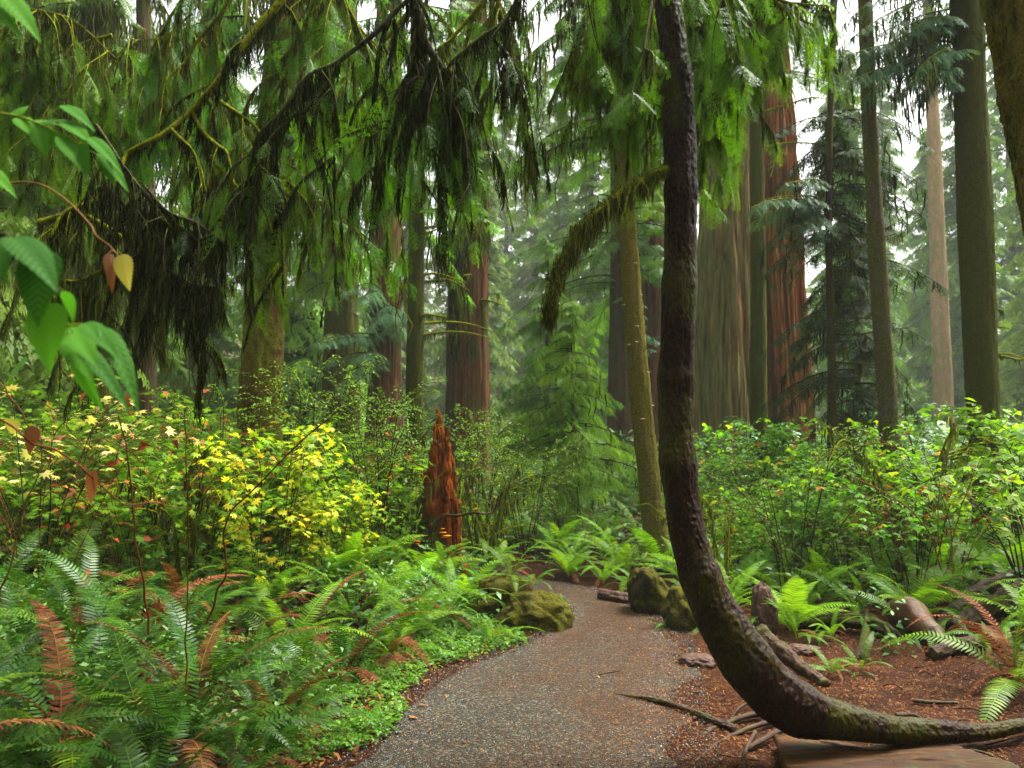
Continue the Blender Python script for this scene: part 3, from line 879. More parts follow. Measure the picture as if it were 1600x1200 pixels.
def mossy_limb(wood, moss, fol, pts, r0, r1, n=60, wood_amp=.25, hang=.18, dens=260, sprays=0, spray_len=.25, width=.0035, v=None, T=SPRAY_NEAR):
    p = smooth(pts, n)
    wood.add(*tube(p, np.linspace(r0, r1, n), 8, amp=wood_amp, freq=2.0, seed=rng.random() * 9))
    length = np.linalg.norm(np.diff(p, axis=0), axis=1).sum()
    m = int(length * dens)
    if moss is not None and m:
        q = rng.uniform(0, n - 1.01, m); i = q.astype(int); f = (q - i)[:, None]
        pos = p[i] * (1 - f) + p[i + 1] * f
        rad = np.interp(q / (n - 1), [0, 1], [r0, r1])
        pos = pos + rng.normal(0, .6, pos.shape) * rad[:, None]
        s0 = rng.random() * 50
        cl = np.clip(vnoise(q / n * length * 7 + s0, 0, 0) * .9 + .55, .08, 1.5) * np.clip(vnoise(q / n * length * 1.6 + s0, 5, 0) + .8, .25, 1.5)
        add_strands(moss, pos, hang * cl * rng.uniform(.25, 1.0, m), width, v)
    if sprays and fol is not None:
        add_sprays(fol, p, int(sprays * length), spray_len, T)
    return p

def add_sprays(fol, p, m, spray_len, T=SPRAY_NEAR, hang=.7, tmin=.1):
    if m < 1: return
    n = len(p)
    q = rng.uniform(tmin * (n - 1), n - 1.01, m); i = q.astype(int); f = (q - i)[:, None]
    pos = p[i] * (1 - f) + p[i + 1] * f
    tg = nrm(p[i + 1] - p[i])
    sd = np.cross(tg, [0, 0, 1.0]) * rng.choice([-1, 1], m)[:, None]
    d = nrm(tg * .5 + sd * rng.uniform(.3, 1, m)[:, None] + np.array([0, 0, -1]) * (hang * rng.uniform(.3, 1.3, m))[:, None] + rng.normal(0, .15, (m, 3)))
    Rm = frames(d, nrm(rng.normal(0, .35, (m, 3)) + [0, -.3, 1]))
    k = rng.integers(0, len(T), m)
    sc = spray_len * rng.uniform(.55, 1.2, m)
    v = np.clip(rng.random() * .4 + rng.random(m) * .6, 0, 1)
    for z in range(len(T)):
        s = k == z
        fol.stamp(T[z], Rm[s], pos[s], sc[s], v[s])

# the moss-hung side branch of the hooked tree
w, ms = Acc(), Acc()
bp = [P(1050, 262, 4.56), P(1015, 276, 4.45), P(985, 290, 4.35), P(950, 318, 4.25), P(915, 348, 4.15), P(890, 385, 4.1), P(870, 425, 4.05), P(861, 470, 4.0), P(858, 500, 4.0)]
mossy_limb(w, None, None, bp, .024, .003, 80, .35)
for (qx, qy, ex, ey) in [(1005, 280, 990, 318), (985, 292, 975, 335), (950, 318, 948, 365), (930, 335, 915, 392), (905, 360, 902, 410), (888, 388, 880, 440), (872, 420, 876, 462), (1000, 282, 1012, 310), (915, 348, 890, 352), (960, 310, 935, 306)]:
    A_, B_ = P(qx, qy, 4.2), P(ex, ey, 4.15)
    q_ = mossy_limb(w, ms, None, [A_, (A_ + B_) / 2 + rng.normal(0, .012, 3), B_], .006, .0012, 14, .3, .07, 700, width=.0024)
br = obj('branch', w, M['mossbranch'], tree)
p = smooth(bp, 80)
for rep in range(3):
    q = rng.uniform(2, 78, 2600); i = q.astype(int)
    pos = p[i] + rng.normal(0, .016, (len(i), 3))
    cl = np.clip(vnoise(q * .3, 3 + rep, 0) + .5, .1, 1.3)
    add_strands(ms, pos, .125 * cl * rng.uniform(.2, 1, len(i)) * np.where(q > 55, .9, 1), .0024)
obj('branch_moss', ms, M['moss'], br)

# crown of the hooked tree: drooping boughs that hang into the top of the view
w, ms, fo = Acc(), Acc(), Acc()
def bough(x0, y0, Y0, x1, y1, Y1, sag=.25):
    A, B = P(x0, y0, Y0), P(x1, y1, Y1)
    mid = (A + B) / 2 + np.array([0, 0, sag])
    return [A, mid, B]
for (x1, y1, Y1, h) in [(905, -20, 4.0, .5), (960, 20, 4.9, .45), (900, 60, 4.6, .4), (985, 90, 5.2, .4), (1000, 120, 4.0, .4), (930, 100, 5.6, .5), (1140, 20, 4.2, .4), (1190, 60, 4.9, .35), (1120, 100, 5.3, .4), (1170, 130, 4.4, .35), (1230, 10, 5.2, .3), (1290, 20, 5.5, .25), (1130, 160, 5.0, .3)]:
    pts = bough(1040, min(y1 - 150, -60), 4.6, x1, y1, Y1, .12)
    q = mossy_limb(w, ms, fo, pts, .014, .004, 40, .2, h * .55, 300, 5, .26, .0028)
    for s in range(7):
        i = rng.integers(12, 39)
        A = q[i]; L = rng.uniform(.2, h + .15)
        B = A + np.array([rng.normal(0, .12), rng.normal(0, .12), -L])
        mossy_limb(w, ms, fo, [A, (A + B) / 2 + rng.normal(0, .03, 3), B], .004, .0015, 12, .1, .22, 420, 17 if x1 > 1050 else 8, .2, .0028)
cr = obj('crown', fo, M['hemlock'], tree)
obj('twigs', w, M['twig'], tree)
obj('hanging_moss', ms, M['moss'], tree)

# ------------------------------------------------------------------ the other standing trees (trunk traced from its edges in the photo)
def traced_tree(name, label, rows, Y, mat, base_y=None, top_z=16, seg=48, n=150, amp=.05, ridge=0.0, nridge=20, flare=None, group=None, freq=2.0, tilt_y=0.0):
    """rows: (py, left px, right px) from the top down. Continues straight above the frame and down into the ground."""
    rows = sorted(rows)
    pts, rad = [], []
    for py, l, r in rows:
        pts.append(P((l + r) / 2, py, Y)); rad.append((r - l) / 2 / F * Y)
    pts, rad = pts[::-1], rad[::-1]          # bottom first
    # down into the ground
    b = pts[0]; d = nrm(pts[0] - pts[1])
    gb = g1(b[0], Y)
    if b[2] > gb - .15:
        k = (b[2] - (gb - .2)) / max(-d[2], .3)
        pts.insert(0, b + d * k); rad.insert(0, rad[0] * (1.0 + .05 * k))
    u = nrm(pts[-1] - pts[-2]); t = pts[-1]
    k = (top_z - t[2]) / max(u[2], .5)
    r1 = rad[-1]
    for f in (.25, .5, .75, 1.0):
        pts.append(t + u * k * f); rad.append(r1 * (1 - .75 * f))
    pts = np.array(pts); pts[:, 1] += tilt_y * (pts[:, 2])
    ps = smooth(pts, n); rs = smooth(np.stack([rad] * 3, 1), n)[:, 0]
    # denser sampling is not needed above the frame
    base = np.array([pts[0][0], Y, g1(pts[0][0], Y)])
    root = thing(name, label, 'tree', base, group)
    rs = rs * (1 + .05 * vnoise(np.arange(n) * .09, rng.random() * 50, 0) + .25 * np.exp(-np.maximum(ps[:, 2] - base[2], 0) / .35))
    seg, n2 = (seg, n) if ridge else (max(seg * 2, 60), n * 4)
    if n2 != n: ps2 = smooth(ps, n2); rs2 = np.interp(np.linspace(0, 1, n2), np.linspace(0, 1, n), rs)
    else: ps2, rs2 = ps, rs
    a = Acc(); a.add(*tube(ps2, rs2, seg, amp=amp, freq=freq, seed=rng.random() * 20, ridge=ridge, nridge=nridge, flare=flare, fine=(min(.011, rs.max() * .045), 9 / max(rs.max(), .12) * .8, .45)))
    obj('trunk', a, mat, root)
    return root, axis_fn(ps), ps, rs

def dead_limbs(root, ax, z0, z1, n, length, az=None, mat='mossbranch', hang=.12, up=.1, rad=.02, moss=True, name='limb', dens=150):
    for k in range(n):
        w, ms = Acc(), Acc()
        z = rng.uniform(z0, z1); a_ = rng.uniform(0, 2 * np.pi) if az is None else rng.uniform(*az)
        c = ax(z); L = length * rng.uniform(.35, 1.1)
        d = np.array([math.cos(a_), math.sin(a_), 0])
        pe = np.array([-d[1], d[0], 0])
        pts = [c, c + d * L * .35 + [0, 0, up * L * .5], c + d * L * .7 + pe * L * rng.normal(0, .12) + [0, 0, up * L * rng.uniform(-.3, .8)], c + d * L + pe * L * rng.normal(0, .25) + [0, 0, up * L * rng.uniform(-1.5, .8)]]
        mossy_limb(w, ms if moss else None, None, pts, rad * rng.uniform(.6, 1.1), rad * .25, 16, .2, hang, dens, width=.006)
        lo = obj(name, w, M[mat], root)
        if moss and ms.n: obj('limb_moss', ms, M['moss'], lo)

# 1 great redwood (two fused stems, green left flank and red right flank)
rw, ax, ps, rs = traced_tree('giant_redwood', 'huge fluted redwood with a greenish left flank, the widest trunk in the grove', [(0, 1112, 1172), (150, 1104, 1178), (300, 1094, 1180), (450, 1088, 1186), (600, 1084, 1192), (700, 1080, 1198)], 17.0, M['redwood'],
                             seg=420, n=260, amp=.05, ridge=.17, nridge=26, top_z=30)
a = Acc()
pts = [P((l + r) / 2, py, 17.5) for py, l, r in [(760, 1160, 1282), (650, 1162, 1270), (500, 1162, 1260), (300, 1156, 1248), (150, 1156, 1238), (0, 1154, 1230), (-250, 1150, 1220)]]
rad = [(r - l) / 2 / F * 17.5 for l, r in [(1160, 1282), (1162, 1270), (1162, 1260), (1156, 1248), (1156, 1238), (1154, 1230), (1150, 1220)]]
a.add(*tube(smooth(pts, 220), smooth(np.stack([rad] * 3, 1), 220)[:, 0], 360, amp=.05, ridge=.2, nridge=24, seed=4.4))
obj('fused_trunk', a, M['redwood_fused'], rw)

# 2 slim trunk in front of the redwood
t2, ax2, _, _ = traced_tree('slim_hemlock', 'slim brownish trunk standing right against the giant redwood', [(60, 1172, 1190), (300, 1172, 1194), (500, 1173, 1197), (700, 1173, 1199)], 14.6, M['mossbark_dark'], seg=20, n=70, top_z=14)
dead_limbs(t2, ax2, 6.3, 8.2, 4, 1.6, (-.5, .3), rad=.022)

# 3 blue-green bough tree: low spreading boughs in front of redwood
def bough_fan(root, c, L, n, T, mat, spray=.5, az=(-.4, .9), droop=.45, name='crown', moss=True, rise=.3, v0=0, v1=1):
    fo, w, ms = Acc(), Acc(), Acc()
    for k in range(n):
        grow_crown(fo, w, ms, lambda z: np.array([c[0], c[1], z]), c[2] - .1, c[2] + .5, L, L * .6, 1, T, droop, rise, spray, .14, az, moss_n=30 if moss else 0, moss_len=.3, v0=v0, v1=v1)
    o = obj(name, fo, M[mat], root)
    obj('limb', w, M['mossbranch'], root)
    if moss and ms.n: obj('hanging_moss', ms, M['moss'], root)
    return o

t3, ax3, _, _ = traced_tree('young_hemlock', 'young hemlock trunk with a blue green bough spreading across the giant redwood', [(0, 1298, 1308), (250, 1291, 1300), (400, 1290, 1300), (550, 1293, 1305), (690, 1293, 1308)], 12.0, M['darkbark'], seg=14, n=50, top_z=10)
fo, w, ms = Acc(), Acc(), Acc()
for dz, L in ((0, 1.25), (.15, 1.1), (-.12, 1.0), (.28, .85), (-.25, .8), (.05, 1.3), (.4, .7), (-.35, .75), (.1, 1.2)):
    c = P(1296, 330, 12.0) + np.array([0, 0, dz])
    grow_crown(fo, w, ms, lambda z: np.array([c[0], c[1], z]), c[2], c[2] + .05, L, L, 1, SPRAY_FINE, .34, .22, .42, .10, (2.6, 3.9), moss_n=25, moss_len=.25)
obj('crown', fo, M['needle_blue'], t3)
obj('hanging_moss', ms, M['moss'], t3)
obj('limb', w, M['mossbranch'], t3)
dead_limbs(t3, ax3, 1.6, 5.0, 22, .95, (-.9, .5), mat='twig', hang=.16, up=-.1, rad=.015, name='dead_limb')

# 4 dark drooping spruce, trunk is the speckled pole at right of centre
t4, ax4, _, _ = traced_tree('dark_spruce', 'speckled grey spruce pole with dark drooping boughs right of the giant redwood', [(0, 1341, 1362), (200, 1348, 1370), (400, 1358, 1384), (600, 1371, 1398), (700, 1377, 1404)], 11.0, M['sprucebark'], seg=26, n=90, top_z=13)
fo, w, ms = Acc(), Acc(), Acc()
ax4b = lambda z: ax4(z) + np.array([.25, 1.6, 0])
grow_crown(fo, w, ms, ax4b, 1.9, 6.8, 1.2, 1.05, 78, SPRAY_MID, .62, .1, .42, .17, moss_n=14, moss_len=.5, v0=0, v1=.5)
obj('crown', fo, M['needle_dark'], t4)
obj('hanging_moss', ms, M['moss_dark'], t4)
obj('limb', w, M['darkbark'], t4)

# 5 blue-green bough high on the right, from the dark pole
t5, ax5, _, _ = traced_tree('dark_pole_tree', 'tall straight dark trunk near the right edge with short mossy stubs', [(0, 1486, 1532), (100, 1492, 1536), (300, 1498, 1547), (450, 1504, 1551), (600, 1511, 1556), (740, 1520, 1562), (820, 1524, 1566)], 10.5, M['mossbark_dark'], seg=36, n=100, top_z=18)
fo, w, ms = Acc(), Acc(), Acc()
for (px, py, L, azr) in [(1505, -30, 1.5, (2.7, 3.9)), (1500, 60, 1.35, (2.6, 3.8)), (1500, 110, 1.2, (2.8, 4.2)), (1500, 20, 1.45, (2.4, 3.4)), (1500, 130, 1.1, (3.0, 4.4)), (1505, -60, 1.5, (2.8, 4.2)), (1490, 90, 1.4, (3.0, 3.6)), (1505, -20, 1.4, (3.6, 4.6)), (1500, 100, 1.4, (2.9, 3.5)), (1500, 50, 1.4, (3.3, 4.2))]:
    c = P(px, py, 10.5)
    for k in range(2):
        grow_crown(fo, w, ms, lambda z: np.array([c[0], c[1], z]), c[2], c[2] + .3, L, L, 1, SPRAY_FINE, .5, .12, .42, .12, azr, moss_n=40, moss_len=.4)
obj('crown', fo, M['needle_blue'], t5)
obj('hanging_moss', ms, M['moss'], t5)
obj('limb', w, M['mossbranch'], t5)
dead_limbs(t5, ax5, 2.6, 7.0, 9, .7, (-.6, .6), rad=.022, name='stub', hang=.1)

# 6 big mossy trunk in the top right corner
t6, ax6, _, _ = traced_tree('leaning_mossy_tree', 'thick moss covered trunk leaning out of the top right corner', [(-60, 1535, 1690), (0, 1545, 1697), (60, 1556, 1712), (130, 1567, 1722), (210, 1582, 1738), (300, 1600, 1757), (420, 1622, 1782)], 4.3, M['mossbark'], seg=64, n=160, top_z=9, amp=.08)
a = Acc()
m_ = 9000
zz = rng.uniform(2.6, 5.2, m_); th = rng.uniform(np.pi * .55, np.pi * 1.75, m_)
for z_, th_ in zip(zz[:1], th[:1]): pass
cc = np.array([ax6(z_) for z_ in zz]); nd = np.stack([np.cos(th), np.sin(th), th * 0], 1)
add_strands(a, cc + nd * (.245), rng.uniform(.01, .05, m_) * (1 + 1.2 * (vnoise(zz * 3, th * 2, 0) > .3)), .003)
obj('trunk_moss', a, M['moss'], t6)

# 7 thin leaning mossy trunk with conks, behind the hooked tree
t7, ax7, ps7, rs7 = traced_tree('thin_mossy_tree', 'thin leaning trunk coated in yellowish moss with small shelf fungi, left of the hooked tree', [(60, 955, 978), (200, 958, 982), (330, 966, 992), (450, 972, 1001), (600, 983, 1014), (720, 996, 1027), (800, 1004, 1035), (880, 1014, 1048)], 10.6, M['mossbark'], seg=30, n=120, top_z=11, amp=.08)
def shelf(px, py, Y, w_, side, thick=.3):
    """a half-disc bracket growing from the bark"""
    c = P(px, py, Y)
    n = 12
    a = Acc()
    V = []
    for lev, (f, dz) in enumerate([(0.02, .42), (.6, .34), (.95, .1), (1.0, -.05), (.8, -.12), (.02, -.16)]):
        for k in range(n):
            th = math.pi * k / (n - 1)
            V.append([math.cos(th) * w_ * f * .5 * (1 + .08 * math.sin(5 * th)), -math.sin(th) * w_ * f * .45, dz * w_ * thick * 1.5])
    V = np.array(V)
    F4 = []
    for lev in range(5):
        for k in range(n - 1):
            F4.append([lev * n + k, lev * n + k + 1, (lev + 1) * n + k + 1, (lev + 1) * n + k])
    a.add((V @ rotz(side).T) + c, np.array(F4)[:, ::-1])
    return a
for px, py, s in [(983, 539, -.9), (994, 535, .7), (1001, 462, .9), (974, 477, -1.0), (1012, 582, 1.1), (1019, 634, 1.0), (995, 510, .4), (1004, 655, -.3), (992, 412, .5)]:
    obj('shelf_fungus', shelf(px, py, 10.43, .065, s), M['conk'], t7)

# 8 mossy trunk left
t8, ax8, _, _ = traced_tree('leaning_rough_tree', 'rough reddish trunk with moss patches leaning right behind the yellow maple', [(60, 418, 468), (200, 406, 458), (350, 396, 450), (450, 388, 444), (560, 380, 440), (640, 374, 440)], 9.5, M['mossbark_brown'], seg=40, n=120, top_z=13, amp=.07)
# 9 redwood centre left
t9, ax9, _, _ = traced_tree('reddish_redwood', 'straight reddish redwood between the rough leaning trunk and the grey pole', [(150, 585, 628), (300, 582, 627), (450, 578, 626), (600, 574, 628), (720, 570, 632)], 19.0, M['redwood_red'], seg=120, n=140, ridge=.09, nridge=20, top_z=26)
t9b, ax9b, _, _ = traced_tree('dark_green_redwood', 'dark green tinged trunk standing just left of the reddish redwood', [(150, 512, 560), (300, 510, 560), (450, 506, 560), (600, 503, 562), (720, 500, 565)], 21.0, M['mossbark_dark'], seg=90, n=110, ridge=.08, nridge=18, top_z=26)  # darker, mossier bark than the reddish redwood
# 10 grey-brown pole
t10, ax10, _, _ = traced_tree('grey_brown_pole_tree', 'smooth olive brown pole between the two redwoods left of centre', [(200, 641, 661), (350, 640, 662), (500, 637, 662), (600, 635, 661), (700, 634, 662)], 14.0, M['mossbark_dark'], seg=26, n=70, top_z=18)
dead_limbs(t10, ax10, 3.0, 5.2, 7, 1.5, (-.7, .5), rad=.028, hang=.14)
# 11 draped redwood
t11, ax11, ps11, rs11 = traced_tree('draped_redwood', 'redwood with pale moss draped over its upper trunk, left of the path gap', [(150, 708, 762), (300, 707, 763), (450, 706, 764), (600, 703, 765), (720, 700, 768)], 16.5, M['redwood_red'], seg=130, n=150, ridge=.09, nridge=20, top_z=26)
a = Acc()
m_ = 9000
zz = rng.uniform(3.4, 9.5, m_); th = rng.uniform(np.pi * .95, np.pi * 1.9, m_)
keep = (vnoise(zz * .9, th * 2.5, 2) + (zz - 5) * .22 - (th - 4.2) * .25) > .0
zz, th = zz[keep], th[keep]
cc = np.array([ax11(z_) for z_ in zz]); nd = np.stack([np.cos(th), np.sin(th), th * 0], 1)
add_strands(a, cc + nd * .355 + rng.normal(0, .02, cc.shape), rng.uniform(.08, .5, len(zz)), .014)
obj('trunk_moss', a, M['moss'], t11)
dead_limbs(t11, ax11, 4.2, 5.3, 5, 1.0, (-1.6, .1), rad=.03, hang=.4)
t11b, _, _, _ = traced_tree('blackish_redwood', 'narrow blackish trunk edging the left of the draped redwood', [(200, 700, 722), (450, 699, 722), (600, 697, 724), (700, 695, 726)], 19.5, M['redwood_dark'], seg=50, n=80, ridge=.08, nridge=14, top_z=24)
# 12 dark redwoods behind the hooked tree
t12, ax12, _, _ = traced_tree('dark_redwood', 'dark redwood behind the thin mossy trunk', [(200, 954, 992), (400, 953, 991), (600, 951, 996), (720, 948, 1002)], 21.0, M['redwood_dark'], seg=90, n=120, ridge=.08, nridge=16, top_z=28)
t13, ax13, _, _ = traced_tree('brown_redwood', 'brown redwood showing between the thin mossy trunk and the hooked tree', [(200, 1006, 1042), (400, 1004, 1044), (600, 1002, 1046), (720, 998, 1050)], 22.0, M['redwood_red'], seg=90, n=120, ridge=.08, nridge=16, top_z=28)
# 14 pale far trunk
t14, ax14, _, _ = traced_tree('pale_trunk_tree', 'pale pinkish trunk far off in the mist left of the dark pole', [(330, 1452, 1474), (450, 1455, 1480), (600, 1458, 1486)], 40.0, M['palebark'], seg=24, n=60, top_z=45, amp=.1)
# 15 trunk at far left top
t15, ax15, _, _ = traced_tree('moss_bearded_tree', 'dark trunk bearded with long moss in the upper left', [(-50, 140, 172), (100, 138, 170), (300, 136, 168), (500, 132, 168), (640, 130, 168)], 12.0, M['mossbark_dark'], seg=26, n=80, top_z=10)
a = Acc()
m_ = 7000
zz = rng.uniform(3.6, 9.2, m_); th = rng.uniform(0, 2 * np.pi, m_)
cc = np.array([ax15(z_) for z_ in zz]); nd = np.stack([np.cos(th), np.sin(th), th * 0], 1)
add_strands(a, cc + nd * (.09 + .16 * np.abs(rng.normal(0, .6, m_)))[:, None], rng.uniform(.15, .9, m_), .009)
obj('trunk_moss', a, M['moss'], t15)
t16, ax16, _, _ = traced_tree('left_grey_trunk', 'grey brown trunk glimpsed through hanging moss at the upper left', [(0, 214, 236), (300, 212, 240), (600, 210, 244)], 16.0, M['redwood_dark'], seg=40, n=60, top_z=22, ridge=.05)

# foliage and moss carried by the mid-distance trees
def dress(root, ax, z0, z1, L, nb, mat, T=SPRAY_MID, droop=.55, moss_n=10, moss_len=.5, mossmat='moss', spray=.5, az=None, v0=0, v1=1, step=.2):
    fo, w, ms = Acc(), Acc(), Acc()
    grow_crown(fo, w, ms, ax, z0, z1, L, L * .8, nb, T, droop, .12, spray, step, az, moss_n=moss_n, moss_len=moss_len, v0=v0, v1=v1)
    obj('crown', fo, M[mat], root); obj('limb', w, M['darkbark'], root)
    if ms.n: obj('hanging_moss', ms, M[mossmat], root)
dress(t8, ax8, 4.2, 8.5, 1.7, 34, 'hemlock', moss_n=60, moss_len=.7)
dress(t9b, ax9b, 3.0, 12.5, 2.0, 40, 'needle_mid', moss_n=20, moss_len=.9)
dress(t10, ax10, 5.2, 9.5, 1.7, 26, 'hemlock', moss_n=50, moss_len=.8)
dress(t7, ax7, 5.3, 8.5, 1.3, 26, 'hemlock', moss_n=60, moss_len=.6)
dress(t2, ax2, 8.0, 11, 1.6, 20, 'needle_mid', moss_n=20)
dress(t15, ax15, 3.8, 9.5, 1.7, 36, 'hemlock', T=SPRAY_FINE, moss_n=80, moss_len=.8, spray=.45)
dress(t16, ax16, 3.0, 10.5, 2.2, 28, 'needle_mid', moss_n=10)
dress(t12, ax12, 5.0, 14.5, 2.8, 60, 'needle_mid', moss_n=6)
dress(t13, ax13, 3.6, 12.5, 1.6, 36, 'needle_blue', moss_n=0)
dress(t9, ax9, 3.2, 5.2, 2.0, 12, 'needle_blue', T=SPRAY_FINE, moss_n=8, az=(3.6, 5.2), droop=.4)
dress(t11, ax11, 7.0, 10.5, 1.9, 22, 'needle_mid', moss_n=30, moss_len=.9)

# 17 young spruce in the middle gap
def conifer(name, label, base, H, r0, mat, nb=70, T=SPRAY_MID, trunk_r=None, crown0=.12, droop=.45, spray=.5, bark='darkbark', moss_n=0, group=None, rise=.2, step=.2, limb=True, loc=None, power=1.0, top_r=.12, v0=0, v1=1):
    root = thing(name, label, 'tree', base, group)
    tr = trunk_r or H * .014
    pts = trunk_path([base[0], base[1], base[2] - .2], [base[0] + rng.normal(0, .01 * H), base[1], base[2] + H], (rng.normal(0, .01 * H), 0), 24)
    a = Acc(); a.add(*tube(pts, np.linspace(tr, tr * .1, 24), 10, amp=.08))
    obj('trunk', a, M[bark], root)
    fo, w, ms = Acc(), Acc(), Acc()
    grow_crown(fo, w if limb else None, ms, axis_fn(pts), base[2] + H * crown0, base[2] + H * .98, r0, top_r, nb, T, droop, rise, spray, step, moss_n=moss_n, moss_len=.4, power=power, limb_r=.014, v0=v0, v1=v1)
    obj('crown', fo, M[mat], root)
    if limb: obj('limb', w, M[bark], root)
    if ms.n: obj('hanging_moss', ms, M['moss'], root)
    return root
conifer('young_spruce', 'small bright green spruce with drooping boughs in the gap beyond the path', at(893, 12.8), 3.6, 1.35, 'needle_bright', 84, SPRAY_FINE, .055, .2, .5, .48, moss_n=12, step=.13, power=.9)
conifer('young_hemlock', 'feathery half grown conifer behind the small bright spruce', at(852, 18.5), 6.0, 1.9, 'needle_bright', 64, SPRAY_FINE, .09, .2, .5, .55, moss_n=8, step=.17)
# ------------------------------------------------------------------ rocks, logs, snag, sticks
def rock(name, label, c, size, mat, seed, cat='boulder', n=42, sharp=.5):
    th = np.linspace(0, np.pi, n); ph = np.linspace(0, 2 * np.pi, n * 2, endpoint=False)
    T_, Ph = np.meshgrid(th, ph, indexing='ij')
    d = np.stack([np.sin(T_) * np.cos(Ph), np.sin(T_) * np.sin(Ph), np.cos(T_)], -1)
    d = np.sign(d) * np.abs(d) ** .8
    r = 1 + .22 * fbm(d[..., 0] * 1.3 + seed, d[..., 1] * 1.3, d[..., 2] * 1.3, 4) + .06 * fbm(d[..., 0] * 5 + seed, d[..., 1] * 5, d[..., 2] * 5, 3)
    V = (d * r[..., None] * np.array(size) / 2).reshape(-1, 3) + np.asarray(c)
    k = n * 2
    i, j = np.meshgrid(np.arange(n - 1), np.arange(k), indexing='ij')
    F4 = np.stack([i * k + j, (i + 1) * k + j, (i + 1) * k + (j + 1) % k, i * k + (j + 1) % k], -1).reshape(-1, 4)
    a = Acc(); a.add(V, F4)
    base = np.array([c[0], c[1], c[2] - size[2] * .4])
    return tag(obj(name, a, M[mat], loc=tuple(base)), label, cat)

def gat(px, py, up=0.0, Y=None):
    g = G(px, py); g[2] += up; return g
rock('boulder', 'big mossy boulder overhung by ferns at the left edge of the path', gat(848, 990, .06) + [-.05, .25, 0], (.62, .60, .44), 'boulder', 1.2)
rock('boulder', 'mossy brown boulder behind ferns left of the one at the path edge', gat(790, 985, .10) + [-.05, .45, .02], (.62, .5, .52), 'boulder', 4.7)
rock('boulder', 'tall mossy boulder at the foot of the thin leaning trunk', gat(1015, 962, .16) + [0, .15, 0], (.36, .45, .50), 'boulder', 7.1)
rock('boulder', 'rounded mossy rock touching the hooked trunk on its left, beside the path', gat(1066, 985, .12) + [.05, .1, 0], (.34, .4, .42), 'boulder', 9.3)
rock('boulder', 'low brown mossy stone at the right path edge below the rounded rock', gat(1090, 1040, .02), (.26, .22, .13), 'boulder_br', 3.3)
rock('boulder', 'upright brown stone with pointed top among ferns right of the hooked trunk', gat(1199, 995, .12) + [0, .1, 0], (.20, .24, .50), 'boulder_br', 12.5)
rock('boulder', 'yellowish mossy stone peeking out right behind the hooked trunk', gat(1140, 940, .12), (.26, .26, .26), 'boulder', 2.2)
rock('boulder', 'small flat dark stone in the needle litter behind the hooked trunk', gat(1256, 1020, .02), (.24, .18, .08), 'boulder_br', 15.5, 'stone')

def log(name, label, pts, r0, r1, mat, cat='log', seg=44, amp=.2, n=110, ends=True):
    p = smooth(pts, n)
    rad = np.linspace(r0, r1, n)
    a = Acc(); a.add(*tube(p, rad, seg, amp=amp, freq=1.6, seed=rng.random() * 10, stretch=.6, ridge=.10, nridge=14, fine=(max(r0, r1) * .09, 2.2 / max(r0, r1), .4)))
    return tag(obj(name, a, M[mat], loc=tuple(p[0])), label, cat)
log('log', 'short purplish brown log lying where the path turns', [gat(938, 938, .05), gat(962, 942, .05), gat(985, 944, .04)], .055, .06, 'boulder_br')
log('fallen_stick', 'long dark stick lying from the path edge towards the hooked trunk', [gat(958, 1088, .015), gat(1010, 1098, .025), gat(1060, 1112, .03), gat(1110, 1132, .028), gat(1150, 1146, .02)], .008, .026, 'wetwood', 'stick')
log('fallen_stick', 'thin twig lying across the middle of the gravel path', [gat(936, 1060, .025), gat(955, 1056, .025), gat(971, 1053, .022)], .004, .003, 'twig', 'stick', seg=8)
log('fallen_stick', 'short dark stick in the brown litter right of the hooked trunk', [gat(1428, 1100, .02), gat(1460, 1103, .02), gat(1496, 1102, .015)], .014, .009, 'wetwood', 'stick', seg=10)
log('fallen_stick', 'crooked dark stick by the foot of the hooked trunk', [gat(1400, 1123, .02), gat(1425, 1122, .02), gat(1440, 1126, .012)], .012, .007, 'wetwood', 'stick', seg=10)
log('fallen_stick', 'thin root-like stick lying right of the wooden slab', [gat(1490, 1176, .02), gat(1530, 1182, .025), gat(1565, 1192, .015)], .008, .005, 'wetwood', 'stick', seg=8)
log('log', 'smooth grey brown log sloping down behind the hooked trunk', [gat(1190, 1000, .05), gat(1230, 1035, .05), gat(1290, 1075, .02)], .065, .035, 'wetwood')
log('log', 'broken grey plank log rising to the right edge behind the burl', [gat(1462, 985, .02), gat(1490, 975, .12), gat(1540, 962, .24), gat(1640, 940, .32)], .03, .075, 'wetwood', amp=.25)
log('log', 'black rotten log with a rooty top at the right edge', [gat(1490, 1000, .08), gat(1540, 990, .17), gat(1600, 975, .26), gat(1700, 960, .28)], .05, .15, 'darkbark', amp=.35)
log('log', 'pale flat log lying in front of the burl', [gat(1455, 1030, .03), gat(1500, 1020, .05), gat(1560, 1012, .06)], .05, .07, 'wetwood', amp=.2)
log('log', 'dark decaying log half hidden under ferns left of the burl', [gat(1235, 985, .06), gat(1300, 985, .09), gat(1365, 992, .09), gat(1400, 1005, .05)], .07, .05, 'darkbark', amp=.25)
